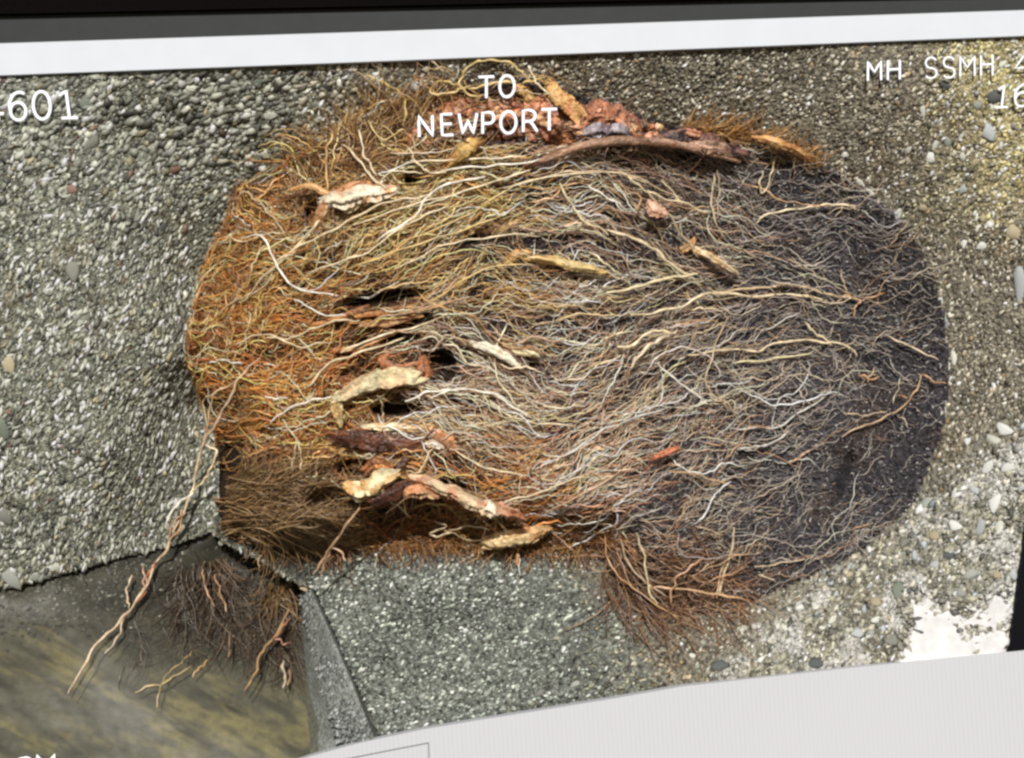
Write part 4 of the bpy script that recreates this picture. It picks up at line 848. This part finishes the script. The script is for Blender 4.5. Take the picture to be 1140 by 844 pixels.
# left white root and its branches
w8 = woody([(362, 226, .014), (385, 222, .006), (410, 217, .006), (442, 211, .014)], [8, 10, 9.5, 5], (.84, .70, .52), (.70, .36, .17), "pale peeled root with orange branches at upper left", seed=28, rough=.22, dark=-.07)
woody([(366, 222, .014), (360, 236, .014), (350, 256, .024)], [6, 6, 3], (.60, .28, .11), (.74, .48, .28), name="branch", parent=w8, seed=29, rough=.3)
woody([(366, 216, .016), (345, 206, .018), (322, 212, .026)], [4, 3.4, 2], (.62, .36, .16), (.5, .24, .08), name="branch", parent=w8, seed=30)
woody([(372, 214, .012), (400, 206, .010), (440, 205, .018)], [4, 4, 2], (.48, .18, .07), (.66, .34, .17), name="bark", parent=w8, seed=31, rough=.5)
woody([(384, 236, .012), (394, 232, .008), (401, 220, .006)], [2.5, 3, 3], (.80, .64, .42), CREAM, name="branch", parent=w8, seed=32)
# the thick woody root along the top
wt = woody([(446, 160, .034), (475, 140, .030), (510, 130, .030), (555, 126, .030), (600, 130, .031), (640, 150, .034)], [8, 15, 21, 23, 21, 12], (.56, .23, .10), (.10, .042, .026), "thick rough orange and dark woody root along the top", seed=33, rough=.40, n=60, sides=26, mixs=5, flat=.45)
wt.name = "woody_root"
woody([(480, 130, .020), (505, 118, .018), (530, 118, .020)], [5, 9, 5], (.66, .34, .20), (.40, .13, .06), name="bark", parent=wt, seed=34, rough=.6, flat=.6)
woody([(540, 137, .020), (556, 130, .019), (580, 122, .020)], [5, 9, 6], (.70, .40, .22), (.36, .12, .05), name="bark", parent=wt, seed=35, rough=.6, flat=.6)
woody([(590, 112, .020), (605, 127, .019), (612, 150, .021)], [6, 10, 7], (.64, .28, .14), (.30, .1, .05), name="bark", parent=wt, seed=36, rough=.6, flat=.6)
woody([(452, 160, .018), (490, 160, .016), (535, 152, .018)], [4, 5, 4], (.45, .22, .14), (.2, .08, .05), name="bark", parent=wt, seed=37, rough=.5)
woody([(575, 98, .018), (585, 104, .016), (592, 112, .018)], [4, 7, 5], (.74, .50, .19), (.6, .3, .1), name="branch", parent=wt, seed=38, rough=.4)
woody([(608, 90, .022), (622, 107, .016), (646, 132, .016)], [5, 8, 7], (.68, .40, .15), (.56, .24, .10), "golden stub leaning across the top root", seed=39, rough=.35)
woody([(500, 182, .010), (515, 171, .004), (534, 158, .008)], [5, 9, 6], (.72, .48, .17), (.56, .27, .09), "golden broken stub below the top root", seed=40, rough=.4)
PR = np.random.default_rng(404)
FLK = [(.68, .34, .20), (.60, .24, .11), (.74, .48, .26), (.50, .17, .08), (.16, .07, .045), (.07, .04, .035), (.72, .42, .30), (.34, .13, .06)]
for k in range(64):
    u_ = PR.random(); x_ = 452 + 196 * u_; y_ = np.interp(x_, [452, 500, 560, 620, 648], [156, 130, 124, 130, 146]) + PR.normal(0, 9) * np.interp(u_, [0, .2, .8, 1], [.4, 1, 1, .5])
    an = PR.normal(-.5, .6); l_ = PR.uniform(4, 10); d_ = PR.uniform(.009, .017)
    woody([(x_ - l_ * math.cos(an), y_ + l_ * math.sin(an), d_ + .003), (x_, y_, d_), (x_ + l_ * math.cos(an), y_ - l_ * math.sin(an), d_ + .003)], [1.5, PR.uniform(3, 5.5), 1.5], FLK[PR.choice(8, p=[.2, .18, .15, .12, .12, .1, .06, .07])], FLK[PR.integers(0, 5)], name="bark", parent=wt, seed=500 + k, rough=.6, n=9, sides=7, flat=.55, mixs=4, fray=.5)
wr_ = woody([(640, 140, .030), (668, 133, .028), (695, 141, .029), (722, 152, .030)], [13, 14, 11, 7], (.52, .22, .12), (.16, .06, .04), "reddish rough root bark at upper right of the mass", seed=41, rough=.5, n=40, sides=22, mixs=5, flat=.6)
for k in range(34):
    u_ = PR.random(); x_ = 642 + 92 * u_; y_ = np.interp(x_, [640, 665, 700, 735], [138, 131, 142, 153]) + PR.normal(0, 6)
    an = PR.normal(-.4, .7); l_ = PR.uniform(3.5, 8.5); d_ = PR.uniform(.012, .020)
    woody([(x_ - l_ * math.cos(an), y_ + l_ * math.sin(an), d_ + .003), (x_, y_, d_), (x_ + l_ * math.cos(an), y_ - l_ * math.sin(an), d_ + .003)], [1.2, PR.uniform(2.5, 5), 1.2], FLK[PR.choice(8, p=[.26, .18, .1, .14, .1, .08, .12, .02])], FLK[PR.integers(0, 5)], name="bark", parent=wr_, seed=600 + k, rough=.6, n=9, sides=7, flat=.55, mixs=4, fray=.4)
woody([(645, 150, .016), (675, 148, .015), (705, 154, .018)], [6, 8, 5], (.36, .31, .33), (.12, .08, .09), name="bark", parent=wr_, seed=42, rough=.5)
woody([(715, 152, .020), (750, 153, .022), (790, 160, .032), (832, 170, .05)], [7, 10, 9, 5], (.26, .13, .10), (.04, .024, .024), "dark end of the top root fading into the pipe", seed=43, rough=.35, n=36)
woody([(770, 158, .02), (790, 164, .022), (812, 170, .034)], [3, 6, 4], (.60, .38, .26), (.2, .1, .08), "pinkish patch on the dark root end", seed=44, rough=.4)
woody([(765, 146, .022), (772, 149, .018), (780, 150, .022)], [4, 5, 3], (.62, .20, .14), SAL, "small red knob on the dark root end", name="root_knob", seed=45, rough=.2)
woody([(584, 186, .012), (610, 176, .004), (645, 164, .003), (690, 158, .006), (735, 161, .012), (785, 170, .026), (822, 180, .045)], [3, 4.6, 4.8, 4.4, 4.2, 4, 2.5], (.21, .10, .05), (.44, .26, .17), "smooth brown root arching under the top root", seed=46, rough=.14, n=44)
woody([(838, 152, .045), (862, 158, .04), (885, 168, .05), (914, 184, .07)], [3, 6, 4.5, 1.5], (.60, .34, .14), (.44, .20, .07), "orange frayed root tip at the right end of the top root", seed=47, rough=.5)
for (pth, rad, a_, b_, s_) in [([(395, 352, .02), (430, 348, .016), (470, 338, .022)], [2, 3.2, 2], (.5, .22, .07), BARK, 51), ([(400, 362, .018), (440, 356, .014), (470, 350, .022)], [2.5, 4, 2.5], (.56, .32, .14), BARK, 52), ([(345, 362, .03), (375, 356, .024), (410, 340, .028)], [2, 3, 2], (.42, .18, .05), BARK, 53), ([(370, 392, .022), (405, 384, .016), (445, 368, .022)], [2.5, 3.5, 2], (.48, .21, .08), (.66, .42, .2), 54), ([(545, 262, .03), (565, 252, .024), (585, 240, .03)], [2, 3, 2], (.6, .4, .14), GOLD, 55), ([(725, 512, .03), (740, 505, .026), (756, 498, .034)], [2, 4, 2], (.60, .22, .11), (.5, .16, .08), 56), ([(555, 300, .03), (575, 284, .026), (592, 282, .03)], [3, 5, 3], (.56, .3, .1), GOLD, 57), ([(655, 505, .03), (665, 500, .026), (678, 498, .03)], [3, 4.5, 3], (.62, .42, .28), (.5, .3, .18), 58)]:
    woody(pth, rad, a_, b_, None, seed=s_, rough=.35)

# ------------------------------------------------------------------ roots hanging in the channel (a second, smaller root tuft)
ct = bpy.data.objects.new("channel_roots", None); COL.objects.link(ct)
ct["label"] = "dark brown curtain of roots hanging in the wet channel at lower left"
ct["category"] = "roots"
CC = ([(.12, .085, .055), (.075, .052, .034), (.20, .14, .085), (.045, .034, .024), (.17, .15, .11)], [4, 5, 1.6, 4, 1])
k1 = tuft(900, 81, lambda r, n: (lambda x: (x, np.interp(x, [190, 246, 334], [618, 612, 660]) + 6 + 70 * r.random(n)))(r.uniform(195, 332, n)), (20, 75), -88, 22, (-.008, .008), (.5, 1.0), CC, bed_d, 10)
k2 = tuft(420, 82, lambda r, n: (lambda x: (x, np.interp(x, [130, 190, 246, 334], [640, 622, 612, 660]) + 8 + 100 * r.random(n)))(r.uniform(135, 335, n)), (12, 40), -75, 50, (-.012, .003), (.5, .9), CC, bed_d, 9)
k3 = tuft(26, 83, lambda r, n: (r.uniform(222, 260, n), 622 + 14 * r.random(n)), (25, 70), -72, 16, (.005, .02), (.6, 1.1), ([(.20, .13, .08), (.14, .09, .055), (.28, .19, .12)], [3, 3, 1]), bed_d, 10)
k4 = tuft(50, 84, lambda r, n: (r.uniform(292, 322, n), 648 + 12 * r.random(n)), (20, 60), -95, 18, (.004, .02), (.6, 1.1), ([(.30, .19, .09), (.2, .12, .055)], [3, 3]), bed_d, 9)
v, f, c = join([k1, k2, k3, k4])
link("fine_roots", make_mesh("fine_roots", v, f, M_fibre, c), ct, kind="stuff")
def at_bed(pts, lift): 
    p_ = np.array(pts, float); return np.c_[p_, bed_d(p_[:, 0], p_[:, 1]) - lift]
for pts, hw, col, lift in [([(322, 677), (310, 705), (294, 724), (282, 752), (273, 770)], 1.5, (.45, .28, .14), .03), ([(323, 688), (312, 703), (305, 712)], 1.4, (.42, .2, .1), .032), ([(305, 711), (316, 716), (323, 716)], 1.2, (.35, .17, .1), .03), ([(315, 736), (317, 750), (315, 764)], 1.8, (.5, .4, .28), .02), ([(322, 745), (321, 764)], 1.2, (.4, .26, .14), .02), ([(256, 705), (254, 732)], 1.0, (.25, .17, .1), .03), ([(240, 640), (244, 660), (252, 680)], 1.2, (.4, .24, .12), .05), ([(226, 632), (230, 655), (240, 675)], 1.2, (.36, .2, .1), .05)]:
    single(at_bed(pts, lift), hw, col, ct)
for pts, hw, col, lift, lab in [([(212, 742), (196, 753), (181, 761), (150, 770)], 1.4, (.45, .34, .18), .002, "thin straw twig lying just under the murky water surface"),
                                ([(233, 734), (224, 743), (215, 752)], 1.6, (.48, .30, .15), .002, "short straw twig poking from the water beside the forked twig"),
                                ([(215, 724), (200, 738), (187, 749), (178, 768), (175, 786)], 1.1, (.38, .28, .14), .001, "curved brown twig drifting in the shallow channel")]:
    o = single(at_bed(pts, lift), hw, col, None, name="twig"); o["label"] = lab; o["category"] = "twig"
# silty leaf lump under the water
# ------------------------------------------------------------------ the display that shows it all
mon = bpy.data.objects.new("monitor", None); COL.objects.link(mon)
mon["label"] = "black framed monitor showing the pipe inspection picture with white captions"
mon["category"] = "monitor"
def slab(name, poly, y0, y1, mat, parent=None, label=None):
    """prism from an outline in the display plane between depths y0 (front) and y1"""
    n = len(poly); a = np.array(poly, float)
    vf = np.c_[(a[:, 0] - 570) / 1000, np.full(n, y0), (422 - a[:, 1]) / 1000]; vb = vf + [0, y1 - y0, 0]
    me = bpy.data.meshes.new(name)
    fs = [tuple(range(n - 1, -1, -1)), tuple(range(n, 2 * n))] + [(i, (i + 1) % n, n + (i + 1) % n, n + i) for i in range(n)]
    me.from_pydata(np.vstack([vf, vb]).tolist(), [], fs); me.update(); me.materials.append(mat)
    import bmesh
    bm = bmesh.new(); bm.from_mesh(me); bmesh.ops.recalc_face_normals(bm, faces=bm.faces); bm.to_mesh(me); bm.free()
    o = link(name, me, parent)
    if label: o["label"] = label
    return o
X0, X1 = -180, 1290
lineA = lambda x: np.interp(x, [-200, 0, 1140, 1350], [22, 18, -6, -10])      # bezel / dark border
lineB = lambda x: np.interp(x, [-200, 0, 380, 1140, 1350], [58, 48, 36, 11, 4])   # dark border / white strip
xs = [X0, 0, 380, 760, 1140, X1]
slab("bezel", [(x, lineA(x)) for x in xs] + [(X1, -60), (X0, -50)], -.010, .03, M_bezel, mon, "black plastic top edge of the monitor")
slab("dark_border", [(x, lineB(x)) for x in xs] + [(x, lineA(x) + 0.0) for x in xs[::-1]], -.002, .03, M_border, mon, "dark grey bar under the top edge")
slab("window_strip", [(x, float(top_edge(x))) for x in xs] + [(x, lineB(x)) for x in xs[::-1]], -.001, .012, M_strip, mon, "white strip above the picture")
pt = [(x, y) for x, y in page_top if x >= 200]
slab("page", pt[:-1] + [(X1, float(page_edge(X1))), (X1, 1010), (200, 1010)], -.001, .012, M_page, mon, "pale grey blank page below the picture")
ry = [0, 200, 400, 600, 720]
slab("blank_screen_edge", [(float(right_edge(y)), y + 30 if y == 0 else y) for y in ry] + [(1121, 726), (X1, 708), (X1, 12)], 0.0002, .014, M_blank, mon, "black screen right of the picture")
# thin outlined box on the page
def rod(pts, hw, mat, parent, name, y=-.0012, sides=6, n=None):
    p_ = np.array(pts, float); q = p_ if n is None else spline(p_, n)
    v3 = P(q[:, 0], q[:, 1], np.full(len(q), y))
    v, f, c = tubes(v3[None], np.full((1, len(q)), hw / 1000), np.ones((1, 3)), sides)
    return v, f
v1, f1 = rod([(380, 846), (430, 836), (477, 827)], .7, None, None, ''); v2, f2 = rod([(477, 826.5), (477.6, 846), (478, 880)], .7, None, None, '')
link("outlined_box", make_mesh("outlined_box", np.vstack([v1, v2]), np.vstack([f1, f2 + len(v1)]), M_outline), mon)

# captions: strokes in a unit cell (x 0..1, y 0 bottom..1 top)
def arc(cx, cy, rx, ry, a0, a1, n=12): return [(cx + rx * math.cos(math.radians(a0 + (a1 - a0) * i / n)), cy + ry * math.sin(math.radians(a0 + (a1 - a0) * i / n))) for i in range(n + 1)]
GL = {
 'T': [[(0, 1), (1, 1)], [(.5, 1), (.5, 0)]], 'O': [arc(.5, .5, .47, .5, 90, 450, 22)], 'N': [[(.06, 0), (.06, 1), (.94, 0), (.94, 1)]],
 'E': [[(.95, 1), (.1, 1), (.1, 0), (.98, 0)], [(.1, .53), (.88, .53)]], 'W': [[(0, 1), (.22, 0), (.5, .66), (.78, 0), (1, 1)]],
 'P': [[(.1, 0), (.1, 1), (.5, 1)] + arc(.55, .735, .38, .265, 90, -90, 9) + [(.1, .47)]], 'R': [[(.1, 0), (.1, 1), (.5, 1)] + arc(.5, .74, .38, .26, 90, -90, 9) + [(.1, .48)], [(.52, .48), (.70, .34), (1, 0)]],
 'M': [[(.04, 0), (.06, 1), (.5, .42), (.94, 1), (.96, 0)]], 'H': [[(.06, 0), (.06, 1)], [(.94, 0), (.94, 1)], [(.06, .53), (.94, .53)]],
 'S': [arc(.5, .745, .40, .255, 25, 250, 11) + arc(.5, .245, .43, .245, 80, -155, 12)], '4': [[(1.0, .27), (0, .27), (.68, 1), (.68, 0)]],
 '6': [arc(.62, .5, .58, .5, 62, 190, 9) + arc(.5, .32, .43, .32, 175, 540, 18)], '0': [arc(.5, .5, .45, .5, 90, 450, 22)], '1': [[(.12, .82), (.5, 1), (.5, 0)], [(.08, 0), (.94, 0)]]}
def letter(ch, x0, yt, x1, yb, hw, parent, slope, skew=0.0):
    vs, fs, o = [], [], 0
    for st in GL[ch]:
        s = np.array(st, float)
        if len(s) > 3 and ch in 'OSPR60' : pass
        X = x0 + (x1 - x0) * s[:, 0] + skew * (s[:, 1]); Y = yb + (yt - yb) * s[:, 1] - slope * (X - (x0 + x1) / 2)
        # widen a sparse polyline so corners stay sharp
        q = []
        for i in range(len(X) - 1):
            seg = np.linspace(0, 1, 4)[:-1] if len(X) < 8 else [0.0]
            for t_ in seg: q.append((X[i] + (X[i + 1] - X[i]) * t_, Y[i] + (Y[i + 1] - Y[i]) * t_))
        q.append((X[-1], Y[-1]))
        v, f = rod(q, hw, None, None, '', .0005, 6); vs.append(v); fs.append(f + o); o += len(v)
    v = np.vstack(vs); v[:, 1] = .0005 + (v[:, 1] - .0005) * .5
    return link("letter", make_mesh("letter", v, np.vstack(fs), M_letter), parent)
def caption(letters, hw, label, slope):
    e = bpy.data.objects.new("caption", None); COL.objects.link(e); e.parent = mon; e["label"] = label
    for ch, x0, yt, x1, yb, *sk in letters:
        letter(ch, x0 + hw, yt + hw, x1 - hw, yb - hw, hw, e, slope, sk[0] if sk else 0)
caption([('4', -18, 103, 7, 137, -3), ('6', 9, 101, 33, 136, -2), ('0', 35, 100, 60, 135, -2), ('1', 65, 99, 90, 133.5, -4)], 1.9, "white numerals 4601 at the upper left", .03)
caption([('T', 531, 84, 552, 111), ('O', 554, 82.5, 575, 110)], 1.75, "white word TO above NEWPORT", .03)
caption([('N', 464, 127, 485, 154, -1), ('E', 489, 125.5, 507, 152.5, -1), ('W', 509, 124.5, 533, 151), ('P', 534, 123.5, 553, 150.5), ('O', 555, 122.5, 577, 150.5), ('R', 579, 121, 600, 148.5), ('T', 601, 120, 622, 147)], 1.85, "white word NEWPORT over the top root", .03)
caption([('M', 964, 67, 983, 91), ('H', 986, 66, 1004, 90)], 1.4, "white letters MH at the upper right", .05)
caption([('S', 1028, 63, 1045, 88.5), ('S', 1048, 62.5, 1065, 88), ('M', 1067, 61.5, 1087, 86), ('H', 1090, 60, 1107, 85, 0), ('4', 1129, 57, 1150, 83, 0)], 1.15, "thin white letters SSMH 4 at the upper right", .05)
caption([('1', 1106, 94, 1124, 121, 3), ('6', 1127, 93, 1147, 120, 2)], 1.35, "white numerals 16 below SSMH", .05)
caption([('P', 19, 842, 38, 872), ('M', 39, 838.5, 63, 870)], 1.9, "white letters PM cut off at the lower left", .05)
# housing behind, so the monitor has a body
slab("housing", [(X0 - 6, -56), (X1 + 6, -66), (X1 + 6, 1016), (X0 - 6, 1016)], .42, .46, M_bezel, mon, "black back of the monitor")
bpy.context.view_layer.update()
